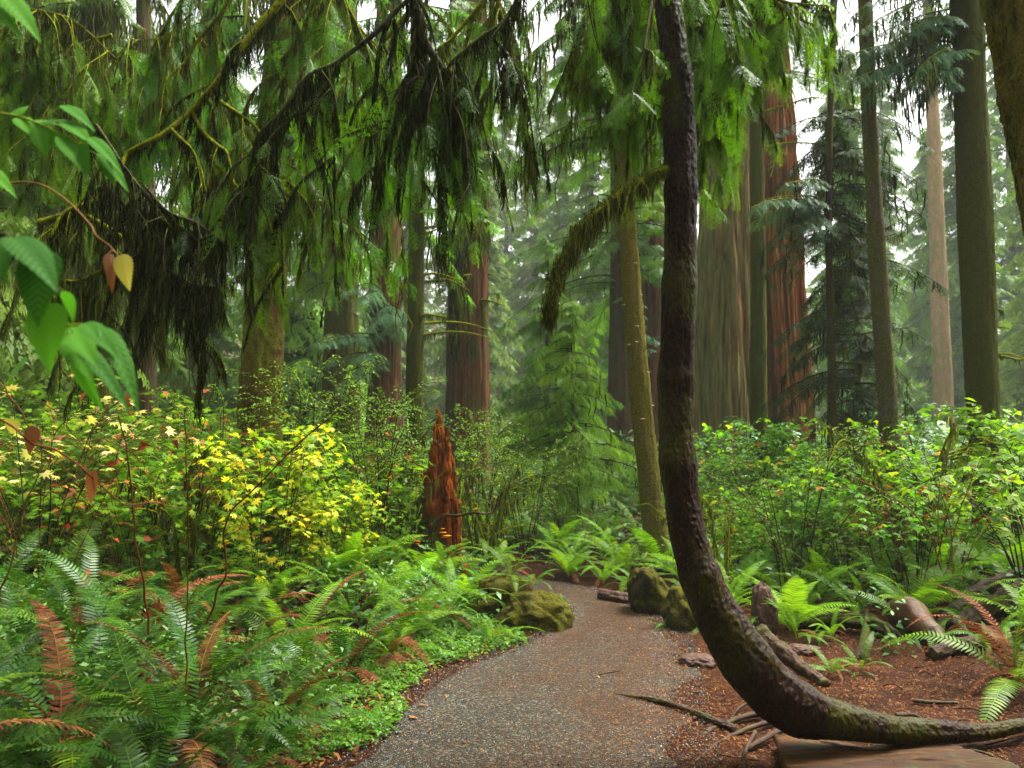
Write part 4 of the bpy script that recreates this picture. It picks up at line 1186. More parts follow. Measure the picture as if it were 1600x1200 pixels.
# the polished burl
b0 = [gat(1404, 985, .10) + [0, .12, 0], gat(1425, 990, .16), gat(1447, 1002, .10) + [0, -.02, .0], gat(1475, 1010, .05)]
p = smooth(b0, 40)
a = Acc(); a.add(*tube(p, np.interp(np.linspace(0, 1, 40), [0, .08, .3, .6, .85, 1], [.03, .11, .13, .10, .085, .02]), 32, amp=.12, freq=1.2, seed=3))
tag(obj('burl_log', a, M['burl'], loc=tuple(p[0])), 'shiny reddish brown burl shaped like a snout on the needle litter', 'burl')
a = Acc(); p = smooth([gat(1345, 1030, -.03), gat(1352, 1008, .06), gat(1356, 985, .17)], 16)
a.add(*tube(p, np.linspace(.06, .012, 16), 14, amp=.3, seed=2))
tag(obj('broken_stub', a, M['darkbark'], loc=tuple(p[0])), 'dark splintered stub left of the shiny burl', 'stub')

# wooden slab in the right foreground
top = [(1210, 1156), (1250, 1160), (1300, 1157), (1345, 1161), (1400, 1158), (1455, 1165), (1500, 1178), (1550, 1194), (1600, 1216), (1560, 1260), (1440, 1290), (1330, 1275), (1240, 1225)]
T_ = np.array([G(x, y + 14) for x, y in top]); T_ = T_ + [0, 0, .065]
T_[:, 2] = T_[:, 2].mean() + .018 * fbm(T_[:, 0] * 4, T_[:, 1] * 4, 0)
c = T_.mean(0); n = 96
n = 240; Ts = smooth(np.vstack([T_, T_[:1]]), n)[:-1]; n = len(Ts); Ts[:, :2] += .008 * np.stack([fbm(Ts[:, 0] * 14, Ts[:, 1] * 14, k_) for k_ in (0, 5)], 1)
a = Acc()
rings = []
for f, dz in [(f_, .012 - .008 * f_ ** 3) for f_ in np.linspace(0, .98, 26)] + [(1.0, -.004), (1.01, -.03), (.96, -.07), (.93, -.13)]:
    q = c + (Ts - c) * [f, f, 1]; q[:, 2] = c[2] + (Ts[:, 2] - c[2]) * f + dz + .012 * (np.abs(vnoise(q[:, 0] * 2.5, q[:, 1] * 38 + 4 * vnoise(q[:, 0] * 3, q[:, 1] * 5, 0), 0)) - .3) + .006 * fbm(q[:, 0] * 7, q[:, 1] * 24, 3) + (0 if f < .99 else .004 * vnoise(q[:, 0] * 60, q[:, 1] * 60, dz * 300))
    rings.append(q)
V = np.vstack(rings); i, j = np.meshgrid(np.arange(len(rings) - 1), np.arange(n), indexing='ij')
a.add(V, np.stack([i * n + j, (i + 1) * n + j, (i + 1) * n + (j + 1) % n, i * n + (j + 1) % n], -1).reshape(-1, 4))
tag(obj('wooden_slab', a, M['slabwood'], loc=(c[0], c[1], c[2] - .13)), 'wet brown slab of split wood lying in front of the hooked trunk', 'wood slab')

# rotten red snag with orange shelf fungi
sb = at(688, 9.2)
snag = thing('rotten_snag', 'jagged rotten snag of red wood with orange shelf fungi at its foot', 'tree stump', sb)
def snag_mesh(outline, Y, depth, seed, n=90, seg=90):
    """tapered, hollowed, splintered column; outline rows (py,left,right)"""
    rows = sorted(outline, reverse=True)
    p = np.array([P((l + r) / 2, py, Y) for py, l, r in rows]); rad = np.array([(r - l) / 2 / F * Y for _, l, r in rows])
    ps = smooth(p, n); rs = np.interp(np.linspace(0, 1, n), np.linspace(0, 1, len(rad)), rad)
    a = Acc(); ps = ps + .012 * np.stack([vnoise(np.arange(n) * .16, seed, k) for k in range(3)], 1); rs = rs * (1 + .22 * vnoise(np.arange(n) * .22, seed, 5) + .12 * vnoise(np.arange(n) * .7, seed, 9))
    a.add(*tube(ps, rs, seg, amp=.30, freq=2.2, seed=seed, ridge=.30, nridge=11, stretch=.12, fine=(.009, 26, .3))); return a
obj('red_heartwood', snag_mesh([(640, 681, 688), (665, 678, 693), (692, 675, 697), (705, 670, 706), (760, 662, 711), (820, 664, 714), (860, 666, 716), (905, 662, 720)], 9.2, 1, 2.0), M['rotred'], snag)
for (tx, ty, bx, w_, yy) in [(673, 690, 668, 5, 9.12), (707, 722, 712, 5, 9.15), (679, 660, 678, 4, 9.06), (664, 760, 664, 5, 9.1), (714, 770, 716, 4, 9.12), (699, 745, 700, 5, 9.04)]:
    obj('splinter', snag_mesh([(ty, tx - .5, tx + .8), (ty + 25, tx - w_ * .5, tx + w_ * .4), (ty + 60, tx - w_, tx + w_), (880, bx - w_, bx + w_)], yy, 1, tx * .1, 60, 20), M['rotred'], snag)
obj('splinter', snag_mesh([(668, 697, 701), (700, 693, 702), (740, 690, 704), (780, 690, 705)], 9.1, 1, 6.0, 50, 30), M['rotred'], snag)
obj('splinter', snag_mesh([(738, 664, 668), (760, 661, 676), (800, 662, 682), (840, 662, 688)], 9.1, 1, 9.0, 50, 30), M['rotred'], snag)
obj('bark', snag_mesh([(800, 668, 676), (812, 662, 686), (840, 652, 690), (870, 648, 694), (905, 642, 698)], 9.1, 1, 5.0), M['rotmoss'], snag)
for px, py, w_, s in [(652, 838, .10, -.6), (650, 845, .13, -.6), (656, 850, .09, -.4)]:
    obj('shelf_fungus', shelf(px, py, 8.93, w_, s, .12), M['fungus'], snag)
for px, py, w_ in [(692, 826, .05), (692, 832, .08), (698, 837, .10), (694, 840, .07)]:
    obj('shelf_fungus', shelf(px, py, 8.93, w_, .15, .12), M['fungus'], snag)
a = Acc(); p = smooth([P(640, 872, 8.6), P(665, 842, 8.6), P(690, 808, 8.5), (P(715, 806, 8.4)), P(740, 801, 8.3), P(760, 803, 8.3), P(772, 798, 8.3), P(779, 775, 8.3)], 60)
p = np.vstack([[p[0][0] - .15, p[0][1], g1(p[0][0], p[0][1]) - .05], p])
a.add(*tube(p, np.linspace(.020, .007, len(p)), 8, amp=.2))
tag(obj('leaning_branch', a, M['wetwood'], loc=tuple(p[0])), 'bare greyish branch leaning across the foot of the red snag', 'branch')

# ------------------------------------------------------------------ ferns
FRT = {}
LATER = []
def fronds(kind, L, W, mats, k, npair=32, elev=(1.0, 1.35), end=(-.9, -.2), arc=(.8, 1.3), lacy=False):
    out = []
    for q in range(k):
        a = frond_T(L, W, rng.uniform(*arc), npair, rng.uniform(-.12, .12), rng.uniform(*elev), rng.uniform(*end), lacy)
        out.append(a)
    FRT[kind] = out
fronds('sword', .85, .072, None, 8, 36, elev=(.95, 1.5), end=(-1.1, .1))
fronds('low', .8, .08, None, 4, 34, elev=(.5, .9), end=(-.9, -.5))
fronds('lady', .75, .13, None, 4, 24, elev=(1.1, 1.4), end=(-.4, .1), lacy=True)
fronds('dead', .6, .06, None, 4, 26, elev=(.2, .6), end=(-1.5, -1.1), arc=(.5, .8))
FM = {}
for kind, names in (('sword', ('fern', 'fern_dark', 'fern_light', 'fern_dead')), ('low', ('fern', 'fern_dark')), ('lady', ('fern_light', 'fern')), ('dead', ('fern_dead',))):
    for mn in names:
        FM[kind, mn] = [a_.mesh('frond', M[mn]) for a_ in FRT[kind]]

def fern(loc, label, group, mat='fern', n=14, size=1.0, dead=4, kind='sword', name='sword_fern'):
    root = thing(name, label, 'fern', (loc[0], loc[1], loc[2] + .01), group)
    for k in range(n):
        kk = 'low' if (kind == 'sword' and rng.random() < .3 and mat != 'fern_light') else kind
        me = FM[kk, mat if (kk, mat) in FM else 'fern']
        if dead > 2 and rng.random() < .09: me = FM['sword', 'fern_dead']
        o = bpy.data.objects.new('frond', me[rng.integers(len(me))]); COL.objects.link(o); o.parent = root
        o.rotation_euler = (rng.uniform(-.3, .3), rng.uniform(-.35, .35), 2 * math.pi * (k + rng.uniform(-.5, .5)) / n)
        s = size * rng.uniform(.5, 1.2); o.scale = (s, s, s)
    for k in range(dead):
        me = FM['dead', 'fern_dead']
        o = bpy.data.objects.new('dead_frond', me[rng.integers(len(me))]); COL.objects.link(o); o.parent = root
        o.rotation_euler = (0, rng.uniform(-.4, .4), rng.uniform(0, 6.28)); s = size * rng.uniform(.7, 1.1); o.scale = (s, s, s)
        o.location = (0, 0, .06)
    return root

# single ferns one can point to
hero = [
    (1590, 1075, 'dark glossy fern with drooping red dead fronds at the right edge above the litter', 'fern', 15, 1.1, 9),
    (1345, 1052, 'small fern sprouting from the needle litter left of the burl', 'fern', 9, .42, 5),
    (1300, 1055, 'small wet fern just right of the hooked trunk on the litter', 'fern', 9, .42, 1),
    (1245, 1000, 'bright fern between the hooked trunk and the upright stone', 'fern', 10, .6, 1),
    (1500, 940, 'large feathery fern above the plank log at right', 'fern', 15, 1.0, 1),
    (1340, 960, 'spreading fern over the dark decaying log', 'fern', 12, .8, 1),
    (615, 1035, 'fern with rust red dead fronds nearest the path on its left side', 'fern', 15, .85, 11),
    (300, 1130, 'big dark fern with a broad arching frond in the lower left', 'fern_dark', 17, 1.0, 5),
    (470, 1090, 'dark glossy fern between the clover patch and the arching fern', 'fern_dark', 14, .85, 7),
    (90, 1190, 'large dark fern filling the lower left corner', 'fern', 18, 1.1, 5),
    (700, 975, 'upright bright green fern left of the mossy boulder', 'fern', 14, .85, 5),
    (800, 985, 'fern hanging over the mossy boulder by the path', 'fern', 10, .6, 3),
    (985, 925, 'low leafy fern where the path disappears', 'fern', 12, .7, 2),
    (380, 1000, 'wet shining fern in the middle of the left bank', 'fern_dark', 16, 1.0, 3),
    (818, 950, 'fern rooted on top of the mossy boulder at the left path edge', 'fern', 9, .42, 1),
    (868, 985, 'little fern at the right foot of the left boulder', 'fern_light', 7, .30, 0),
    (770, 1005, 'bright low fern in front of the left boulders beside the path', 'fern', 12, .55, 3),
    (1040, 985, 'little fern between the two boulders at the foot of the leaning trunk', 'fern', 8, .34, 0),
    (1000, 930, 'fern spilling over the tall boulder under the thin leaning trunk', 'fern_light', 10, .5, 0),
    (1100, 985, 'little fern behind the rounded rock beside the hooked trunk', 'fern', 8, .4, 0),
    (1400, 1015, 'low fern draped in front of the shiny burl', 'fern', 8, .38, 2),
    (1300, 1000, 'small bright fern right of the upright brown stone on the litter', 'fern_light', 9, .45, 1),
    (1545, 1020, 'fern in front of the plank log near the right edge', 'fern', 11, .6, 3),
    (1170, 1010, 'fern at the left foot of the upright brown stone', 'fern', 9, .42, 1),
    (1265, 960, 'broad fern behind the upright brown stone', 'fern', 12, .7, 1),
    (1430, 955, 'tall bright fern directly behind the shiny burl', 'fern_light', 12, .75, 0),
]
taken = []
for px, py, lab, mt, n_, s_, dd in hero:
    g = G(px, py)
    fern(g, lab, None, mt, n_, s_, dd); taken.append((g[0], g[1], .45))
for px, py, up, lab, s_ in [(838, 985, .34, 'fern growing from the crown of the left boulder beside the path', .5), (800, 975, .36, 'fern growing on the hidden brown boulder left of the path', .6), (1010, 955, .42, 'fern sprouting from the top of the tall boulder under the leaning trunk', .36)]:
    g = G(px, py); fern((g[0], g[1] + .25, g[2] + up), lab, None, 'fern', 10, s_, 2)
taken += [(g[0], g[1], .5) for g in (G(848, 975), G(1015, 955), G(1066, 985))]
def scatter(n, x0, x1, y0, y1, ok, dmin, tries=30):
    out = []
    for _ in range(n * tries):
        if len(out) >= n: break
        y = rng.uniform(y0, y1); x = rng.uniform(x0, x1)
        if not ok(x, y): continue
        if any((x - a_) ** 2 + (y - b_) ** 2 < max(dmin, r_ * .9) ** 2 for a_, b_, r_ in taken): continue
        taken.append((x, y, dmin)); out.append((x, y))
    return out
inview = lambda x, y, m=.6: abs(x) < y * .6 + m
cell = lambda x, y: None
def sector_label(x, y, zone):
    return zone
for x, y in scatter(85, -5, .5, 2.9, 6.4, lambda x, y: x < xl(y) - .42 and inview(x, y), .31):
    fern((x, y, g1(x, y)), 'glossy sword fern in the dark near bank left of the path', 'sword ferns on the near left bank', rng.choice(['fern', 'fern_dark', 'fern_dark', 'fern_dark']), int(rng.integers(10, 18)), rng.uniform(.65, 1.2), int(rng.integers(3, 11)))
for x, y in scatter(70, -7, .6, 6.4, 10.8, lambda x, y: x < xl(y) - .40 and inview(x, y), .43):
    lady = rng.random() < .3
    fern((x, y, g1(x, y)), 'bright green fern on the far left bank behind the near ferns', 'ferns on the far left bank', 'fern_light' if lady or rng.random() < .3 else 'fern', int(rng.integers(11, 15)), rng.uniform(.75, 1.05), int(rng.integers(0, 4)), 'lady' if lady else 'sword')
for x, y in scatter(95, -3, 9, 6.9, 12.5, lambda x, y: x > xr(y) + (.5 if y < 8.6 else .3) + (.9 if y < 7.35 else 0) and inview(x, y) and x > .5, .42):
    lady = rng.random() < .4
    fern((x, y, g1(x, y)), 'lush green fern behind the logs right of the path', 'ferns behind the logs on the right', 'fern_light' if lady or rng.random() < .35 else 'fern', int(rng.integers(10, 14)), rng.uniform(.7, 1.0), int(rng.integers(0, 3)), 'lady' if lady else 'sword')
for x, y in scatter(90, -9, 9, 9.3, 15.5, lambda x, y: inview(x, y) and (x < xl(y) - .3 or x > xr(y) + .2 or y > 10.4), .52):
    lady = rng.random() < .35
    fern((x, y, g1(x, y)), 'small looking fern in the bed beyond the bend of the path', 'ferns in the bed beyond the bend', 'fern_light' if rng.random() < .6 else 'fern', int(rng.integers(9, 12)), rng.uniform(.75, 1.05), 0, 'lady' if lady else 'sword')

for g_, what, nr in (('sword ferns on the near left bank', 'glossy sword fern on the near left bank', 5), ('ferns on the far left bank', 'green fern on the far left bank', 6),
                     ('ferns behind the logs on the right', 'lush fern behind the right logs', 7), ('ferns in the bed beyond the bend', 'small looking fern beyond the path bend', 8)):
    LATER.append((g_, what, nr))

# ------------------------------------------------------------------ ground cover
CL = merge([(quadleaf(1, .8, .1, .1), ang(a_, -.1), (0, 0, 0), 1.0) for a_ in (0, 2.09, -2.09)])
a = Acc()
n = 46000
y = rng.uniform(3.2, 9.0, n); u = rng.random(n) ** .8 * 1.2
x = xl(y) - .10 - u + .22 * fbm(y * 1.2, 3, 0, 2)
dens = np.clip(.7 + 1.0 * fbm(x * 1.7, y * 1.7, 4, 3), 0.03, 1) * np.clip(1.25 - u * .8, .2, 1)
k = (rng.random(n) < dens) & (x < xl(y) + .04)
x, y = x[k], y[k]
a.stamp(CL, frames(rng.normal(size=(len(x), 3)) * [1, 1, .15], nrm(rng.normal(0, .3, (len(x), 3)) + [0, -.2, 1])), np.stack([x, y, gz(x, y) + rng.uniform(.01, .07, len(x))], 1), rng.uniform(.010, .024, len(x)))
tag(obj('clover', a, M['clover'], shade=False), 'low clover leaves carpeting the left verge of the path', kind='stuff')
a = Acc()
n = 60000
y = rng.uniform(6.5, 26, n) ; x = rng.uniform(-.72, .72, n) * y
k = ((x < xl(y) - .5) | (x > xr(y) + .5 + (y < 8.3) * 1.0) | (y > 11)) & (fbm(x * .9, y * .9, 1, 3) > -.5)
x, y = x[k], y[k]
s = rng.uniform(.04, .10, len(x)) * (1 + (y > 14) * .8)
a.stamp(LEAF, frames(rng.normal(size=(len(x), 3)) * [1, 1, .4], nrm(rng.normal(0, .4, (len(x), 3)) + [0, -.3, 1])), np.stack([x, y, gz(x, y) + rng.random(len(x)) ** 1.5 * np.where(y > 13, .9, .42)], 1), s)
tag(obj('undergrowth', a, M['shrub_dark'], shade=False), 'mass of small leaves covering the forest floor between the ferns', kind='stuff')
a = Acc(); n = 26000
y = rng.uniform(3.0, 7.5, n); x = xl(y) - .45 - rng.random(n) * 4.2
k = fbm(x * 1.1, y * 1.1, 8, 3) > -.35; x, y = x[k], y[k]
a.stamp(LEAF, frames(rng.normal(size=(len(x), 3)) * [1, 1, .4], nrm(rng.normal(0, .45, (len(x), 3)) + [0, -.3, 1])), np.stack([x, y, gz(x, y) + rng.random(len(x)) ** 1.5 * .34], 1), rng.uniform(.025, .06, len(x)))
tag(obj('low_leaves', a, M['shrub_dark'], shade=False), 'small dark green leaves filling the gaps between the ferns of the left bank', kind='stuff')
a = Acc(); n = 46000
y = rng.uniform(0, 1, n) ** 1.6 * 120 + 24; x = rng.uniform(-.8, .8, n) * y
a.stamp(LEAF, frames(rng.normal(size=(n, 3)) * [1, 1, .5], nrm(rng.normal(0, .5, (n, 3)) + [0, -.5, 1])), np.stack([x, y, gz(x, y) + rng.random(n) ** 1.3 * 1.6], 1), rng.uniform(.25, .6, n) * (.6 + y / 60))
tag(obj('hillside_scrub', a, M['shrub_dark'], shade=False), 'misty green scrub covering the slope far behind the trunks', kind='stuff')
# dead leaves and fern litter on the left bank
a = Acc()
n = 16000
y = rng.uniform(3, 9, n); x = xl(y) - rng.uniform(0, 1, n) ** .8 * 4
a.stamp(LEAF, frames(rng.normal(size=(n, 3)) * [1, 1, .3]), np.stack([x, y, gz(x, y) + rng.uniform(.005, .05, n)], 1), rng.uniform(.02, .06, n))
tag(obj('leaf_litter', a, M['fern_dead'], shade=False), 'dead brown leaves under the ferns of the left bank', kind='stuff')

# ------------------------------------------------------------------ shrubs
def shrub(name, label, cat, H, spread, nst, T, leaf, lmat, smat, twigs=7, step=.09, loc=(0, 0, 0), group=None, lean=.5, low=.25, stem_r=.009, moss=False, tw_len=.5, leaf_t=.0, flat=.35, keep=1.0):
    root = thing(name, label, cat, loc, group)
    st, fo, ms = Acc(), Acc(), Acc()
    Pp, D, S = [], [], []
    for k in range(nst):
        a_ = rng.uniform(0, 2 * np.pi); h = H * rng.uniform(.65, 1.1); sp = spread * rng.uniform(.3, 1.1)
        d = np.array([math.cos(a_), math.sin(a_), 0])
        b = d * rng.uniform(0, .15) + [0, 0, -.05]
        pts = smooth([b, b + d * sp * .2 + [0, 0, h * .4], b + d * sp * .55 + [0, 0, h * .8] + rng.normal(0, .05, 3), b + d * sp + [0, 0, h * rng.uniform(.85, 1.0)]], 26)
        st.add(*tube(pts, np.linspace(stem_r, stem_r * .3, 26), 5, amp=.1, cap=False))
        if moss:
            q = rng.integers(3, 26, int(70 * h)); add_strands(ms, pts[q] + rng.normal(0, .012, (len(q), 3)), rng.uniform(.03, .22, len(q)), .008)
        segs = [pts[12:]]
        for w_ in range(twigs):
            i = int(rng.integers(int(26 * low), 25))
            a2 = a_ + rng.uniform(-1.6, 1.6); L = tw_len * rng.uniform(.5, 1.2)
            dd = np.array([math.cos(a2), math.sin(a2), rng.uniform(-.1, .6)])
            q = smooth([pts[i], pts[i] + dd * L * .5 + [0, 0, .05], pts[i] + dd * L + [0, 0, rng.uniform(-.15, .05)]], 10)
            st.add(*tube(q, np.linspace(stem_r * .45, stem_r * .2, 10), 4, cap=False)); segs.append(q)
        for q in segs:
            Ls = np.linalg.norm(np.diff(q, axis=0), axis=1).sum(); m = max(2, int(Ls / step))
            tt = np.linspace(.1, 1, m) * (len(q) - 1)
            for z, t_ in enumerate(tt):
                if rng.random() > keep: continue
                i = min(int(t_), len(q) - 2); p_ = q[i] + (q[i + 1] - q[i]) * (t_ - i)
                tg = nrm(q[i + 1] - q[i]); sd = np.cross(tg, [0, 0, 1.0]) * (1 if z % 2 else -1)
                Pp.append(p_ + [0, 0, rng.uniform(-.01, .02)]); D.append(nrm(tg * rng.uniform(.2, .9) + sd * rng.uniform(.3, 1) + [0, 0, rng.uniform(-.45, .15)])); S.append(leaf * rng.uniform(.55, 1.25))
    m = len(Pp)
    Rm = frames(np.array(D), nrm(rng.normal(0, flat, (m, 3)) + [0, 0, 1]))
    vb = vnoise(np.array(Pp)[:, 0] * 3, np.array(Pp)[:, 1] * 3, np.array(Pp)[:, 2] * 3) * .25
    fo.stamp(T, Rm, np.array(Pp), np.array(S), np.clip(rng.random(m) + vb, 0, 1))
    off = np.asarray(loc, float)
    for q_ in (st, fo, ms):
        q_.V = [v_ + off for v_ in q_.V]
    obj('stems', st, M[smat], root)
    obj('foliage', fo, M[lmat], root, shade=False)
    if moss: obj('hanging_moss', ms, M['moss'], root)
    return root

ORD = ['first', 'second', 'third', 'fourth', 'fifth', 'sixth', 'seventh', 'eighth', 'ninth', 'tenth', 'eleventh', 'twelfth', 'thirteenth', 'fourteenth', 'fifteenth', 'sixteenth', 'seventeenth', 'eighteenth', 'nineteenth', 'twentieth']
def label_rows(objs, what, nrows):
    """labels that tell look-alikes apart by depth row and by their order from the left as seen"""
    objs = sorted(objs, key=lambda o: o.location[1])
    rows = [list(r_) for r_ in np.array_split(np.array(objs, dtype=object), nrows)]
    words = ['front', 'second', 'third', 'fourth', 'fifth', 'sixth', 'seventh', 'eighth']
    for k, r_ in enumerate(rows):
        r_.sort(key=lambda o: o.location[0] / o.location[1])
        nm = words[k] if k < len(rows) - 1 or k == 0 else 'rearmost'
        for q, o in enumerate(r_):
            o['label'] = '%s, %s from left in the %s row' % (what, ORD[q] if q < len(ORD) else 'last', nm)
def plant(protos, spots, label, group, jitter=.2):
    for k, (px, Y, s) in enumerate(spots):
        pr = protos[k % len(protos)]
        g = at(px, Y)
        lab = label if isinstance(label, str) else label[k]
        if pr.get('placed') is None:
            pr['placed'] = 1; r = pr
            r.location = tuple(g); r.rotation_euler = (0, 0, rng.uniform(0, 6.28)); r.scale = (s, s, s); r['label'] = lab; r['group'] = group
        else:
            r = dup(pr, g, rng.uniform(0, 6.28), s * rng.uniform(.9, 1.1), lab, group)
    for pr in protos:
        if 'placed' in pr: del pr['placed']
    if isinstance(label, str): label_rows([o for o in COL.objects if o.get('group') == group], label, max(1, len(spots) // 7))
def clean():
    for o in bpy.data.objects:
        if 'placed' in o: del o['placed']

sal = [shrub('salmonberry_shrub', 'x', 'shrub', 1.45, .75, 8, TRI, .085, 'shrub', 'twig', 8, .10, low=.4) for _ in range(3)]
sal += [shrub('salmonberry_shrub', 'x', 'shrub', 1.3, .8, 8, MAPLE, .10, 'shrub', 'twig_light', 9, .09) for _ in range(1)]
spots = [(1610, 7.6, 1.1), (1475, 8.8, 1.0), (1425, 8.3, .95), (1370, 9.2, 1.0), (1320, 9.6, .95), (1270, 10.0, .9), (1220, 9.6, .8), (1170, 10.2, .8), (1130, 9.8, .6), (1605, 9.6, 1.3), (1450, 10.6, 1.2), (1390, 11, 1.1), (1300, 11.4, 1.05),
         (1240, 12, 1.0), (1180, 12.4, .95), (1120, 12.2, .8), (1640, 8.4, 1.3), (1560, 11.5, 1.2), (1340, 10.2, 1.0)]
plant(sal, spots, 'leafy salmonberry shrub in the right thicket', 'salmonberry shrubs in the right thicket')
hk = [shrub('huckleberry_shrub', 'x', 'shrub', 1.95, .9, 9, LEAF, .038, 'huckle', 'twig', 12, .028, tw_len=.45, flat=.5) for _ in range(2)]
plant(hk, [(590, 8.6, 1.0), (625, 9.6, 1.0), (560, 9.8, 1.1), (745, 11.5, 1.0), (820, 11.4, .8), (480, 9.0, 1.2), (1240, 8.6, .8), (720, 12.2, 1.1), (880, 12.0, .7), (350, 8.6, 1.0)], 'huckleberry bush with fine pale leaves', 'huckleberry bushes')
ye = [shrub('vine_maple', 'x', 'shrub', 1.5, .45, 11, MAPLE, .10, 'yellow', 'twig', 13, .060, stem_r=.006, tw_len=.33) for _ in range(2)]
plant(ye, [(425, 7.1, .96), (515, 7.5, .68)], ['brightest yellow maple shrub left of centre in front of the rough trunk', 'yellow green maple shrub just right of the brightest one'], 'yellow maples')
yb = [shrub('vine_maple', 'x', 'shrub', 1.1, .8, 8, MAPLE, .12, 'yellow', 'twig', 8, .10)]
plant(yb, [(812, 16.5, 1.0), (780, 17.0, .9)], ['far off yellow green maple shrub at the left of the small spruce', 'second far yellow shrub left beside the first, near the draped redwood'], 'yellow maples far off')
gr = [shrub('maple_shrub', 'x', 'shrub', 1.25, .9, 12, MAPLE, .115, 'shrub', 'twig', 12, .08, stem_r=.005) for _ in range(3)]
plant(gr, [(300, 7.6, 1.0), (240, 8.2, 1.0), (340, 8.8, 1.05), (180, 7.6, .95), (90, 7.4, .9), (20, 7.8, 1.0), (400, 9.0, 1.1), (560, 8.6, .85), (480, 9.4, 1.1), (610, 10.2, 1.0), (560, 10.5, 1.1), (120, 8.2, 1.1), (40, 8.8, 1.2), (180, 10.0, 1.2), (270, 11.5, 1.2), (90, 11.0, 1.3), (0, 12, 1.5), (380, 12, 1.3)], 'light green broad leaved left bank shrub', 'light green shrubs on the left')
dk = [shrub('dark_shrub', 'x', 'shrub', 1.5, 1.0, 9, TRI, .10, 'shrub_dark', 'twig', 9, .10) for _ in range(2)]
plant(dk, [(-20, 13, 1.2), (150, 14, 1.2), (320, 15, 1.2), (470, 14.5, 1.1), (600, 13.5, 1.1), (760, 15, .8), (920, 17, .7), (1040, 15, .9), (960, 14.5, .6), (1250, 15, 1.1), (1400, 14, 1.1), (1560, 15, 1.3), (680, 17, 1.2), (560, 18, 1.2), (1330, 17, 1.2), (1480, 18, 1.3), (1620, 13, 1.2), (1100, 13.5, .9)],
      'dark leaved background shrub', 'dark background shrubs')
mc = [shrub('mossy_cane_shrub', 'x', 'shrub', 1.5, .95, 7, LEAF, .05, 'shrub', 'mossbranch', 6, .15, moss=True, stem_r=.018, keep=.5) for _ in range(2)]
plant(mc, [(600, 9.4, 1.0), (755, 10.2, .9), (1130, 8.8, .8), (1420, 9.4, 1.1), (300, 7.2, .8), (780, 11.0, .8)],
      ['mossy cane shrub left of the red snag', 'mossy cane shrub right of the red snag', 'mossy cane shrub at the right of the hooked trunk', 'mossy cane shrub inside the right thicket', 'mossy cane shrub on the left bank below the light shrubs', 'mossy cane shrub left of the far yellow shrub'], 'mossy cane shrubs')
pl = [shrub('autumn_shrub', 'x', 'shrub', 1.5, .7, 8, MAPLE, .10, 'pale', 'twig', 8, .09, keep=.4, low=.5, stem_r=.006)]
br_ = [shrub('withered_shrub', 'x', 'shrub', 1.7, .9, 7, quadleaf(1, .45, .2, .5), .085, 'brownleaf', 'stem_red', 8, .16, keep=.32, flat=1.2, stem_r=.005)]
plant(pl, [(70, 6.9, 1.15), (150, 7.3, 1.0)], ['pale yellow and orange leaved shrub at the left edge', 'pale yellow leaved shrub right beside the one at the left edge'], 'autumn shrubs at left')
plant(br_, [(60, 6.3, 1.0), (330, 7.9, .85), (520, 8.4, .85), (1420, 7.9, .8), (220, 6.9, .75)], ['shrub with hanging brown leaves at the left edge', 'shrub with hanging brown leaves left of the yellow maple', 'shrub with hanging brown leaves right of the yellow maple', 'shrub with curled brown leaves in the right thicket', 'low shrub with rusty leaves on the left bank'], 'withered brown leaved shrubs')
clean()
for g_, what, nr in LATER:
    label_rows([o for o in COL.objects if o.get('group') == g_], what, nr)

# ------------------------------------------------------------------ background forest
far = []
for k, (H, r, mt) in enumerate([(17, 2.6, 'needle_mid'), (20, 2.9, 'needle_mid'), (14, 2.4, 'needle_bright'), (18, 2.3, 'needle_mid')]):
    far.append(conifer('conifer', 'x', np.zeros(3), H, r * 1.15, mt, 170, SPRAY_FAR, .22, .07, .5, .95, step=.40, power=.9, limb=True, top_r=.5))
pts_far = []
zones = {
    'left': ('dark green conifer behind the left bank', 'conifers behind the left bank', [(-60, 14), (60, 17), (120, 24), (-40, 24), (330, 27), (480, 26), (200, 34), (60, 36), (300, 48), (520, 54), (120, 50), (640, 58)]),
    'mid': ('misty conifer in the gap above the path', 'misty conifers in the centre gap', [(925, 40), (760, 52), (885, 58), (1000, 34), (840, 66), (960, 72), (790, 84), (720, 44)]),
    'right': ('misty conifer far off at the right', 'misty conifers at the right', [(1520, 48), (1650, 36), (1340, 42), (1460, 62), (1590, 58), (1390, 74), (1530, 84), (1640, 80), (1320, 60), (1730, 40)]),
}
for zk, (lab, grp, L_) in zones.items():
    for k, (px, Y) in enumerate(L_):
        pr = far[(k * 7 + len(zk)) % 4]
        g = at(px, Y)
        s = rng.uniform(.9, 1.15) * np.interp(Y, [15, 30, 45, 80], [1.0, .95, 1.15, 1.6])
        dup(pr, g, rng.uniform(0, 6.28), (s, s, s * rng.uniform(1.0, 1.2)), lab, grp)
for k, (x, y) in enumerate([(-7, -3), (6, -5), (-3, -8), (2, -11), (9, -1.5), (-10, 1), (-6, -13), (8, -12), (13, -7), (-13, -6), (0, -18), (-12, 6), (13, 4)]):  # unseen trees, added to block frontal sky light and deepen the shadows
    dup(far[k % 4], (x, y, g1(x, y)), rng.uniform(0, 6.28), (1.15, 1.15, 1.1), 'unseen tall conifer added around the viewpoint to block frontal sky light', 'unseen conifers added around the viewpoint')
zones['around'] = ('unseen conifer added round the viewpoint to block light', 'unseen conifers added around the viewpoint', [])
for pr in far:
    for ch in list(pr.children): bpy.data.objects.remove(ch)
    bpy.data.objects.remove(pr)
for zk, (lab, grp, L_) in zones.items():
    label_rows([o for o in COL.objects if o.get('group') == grp], lab, 3)
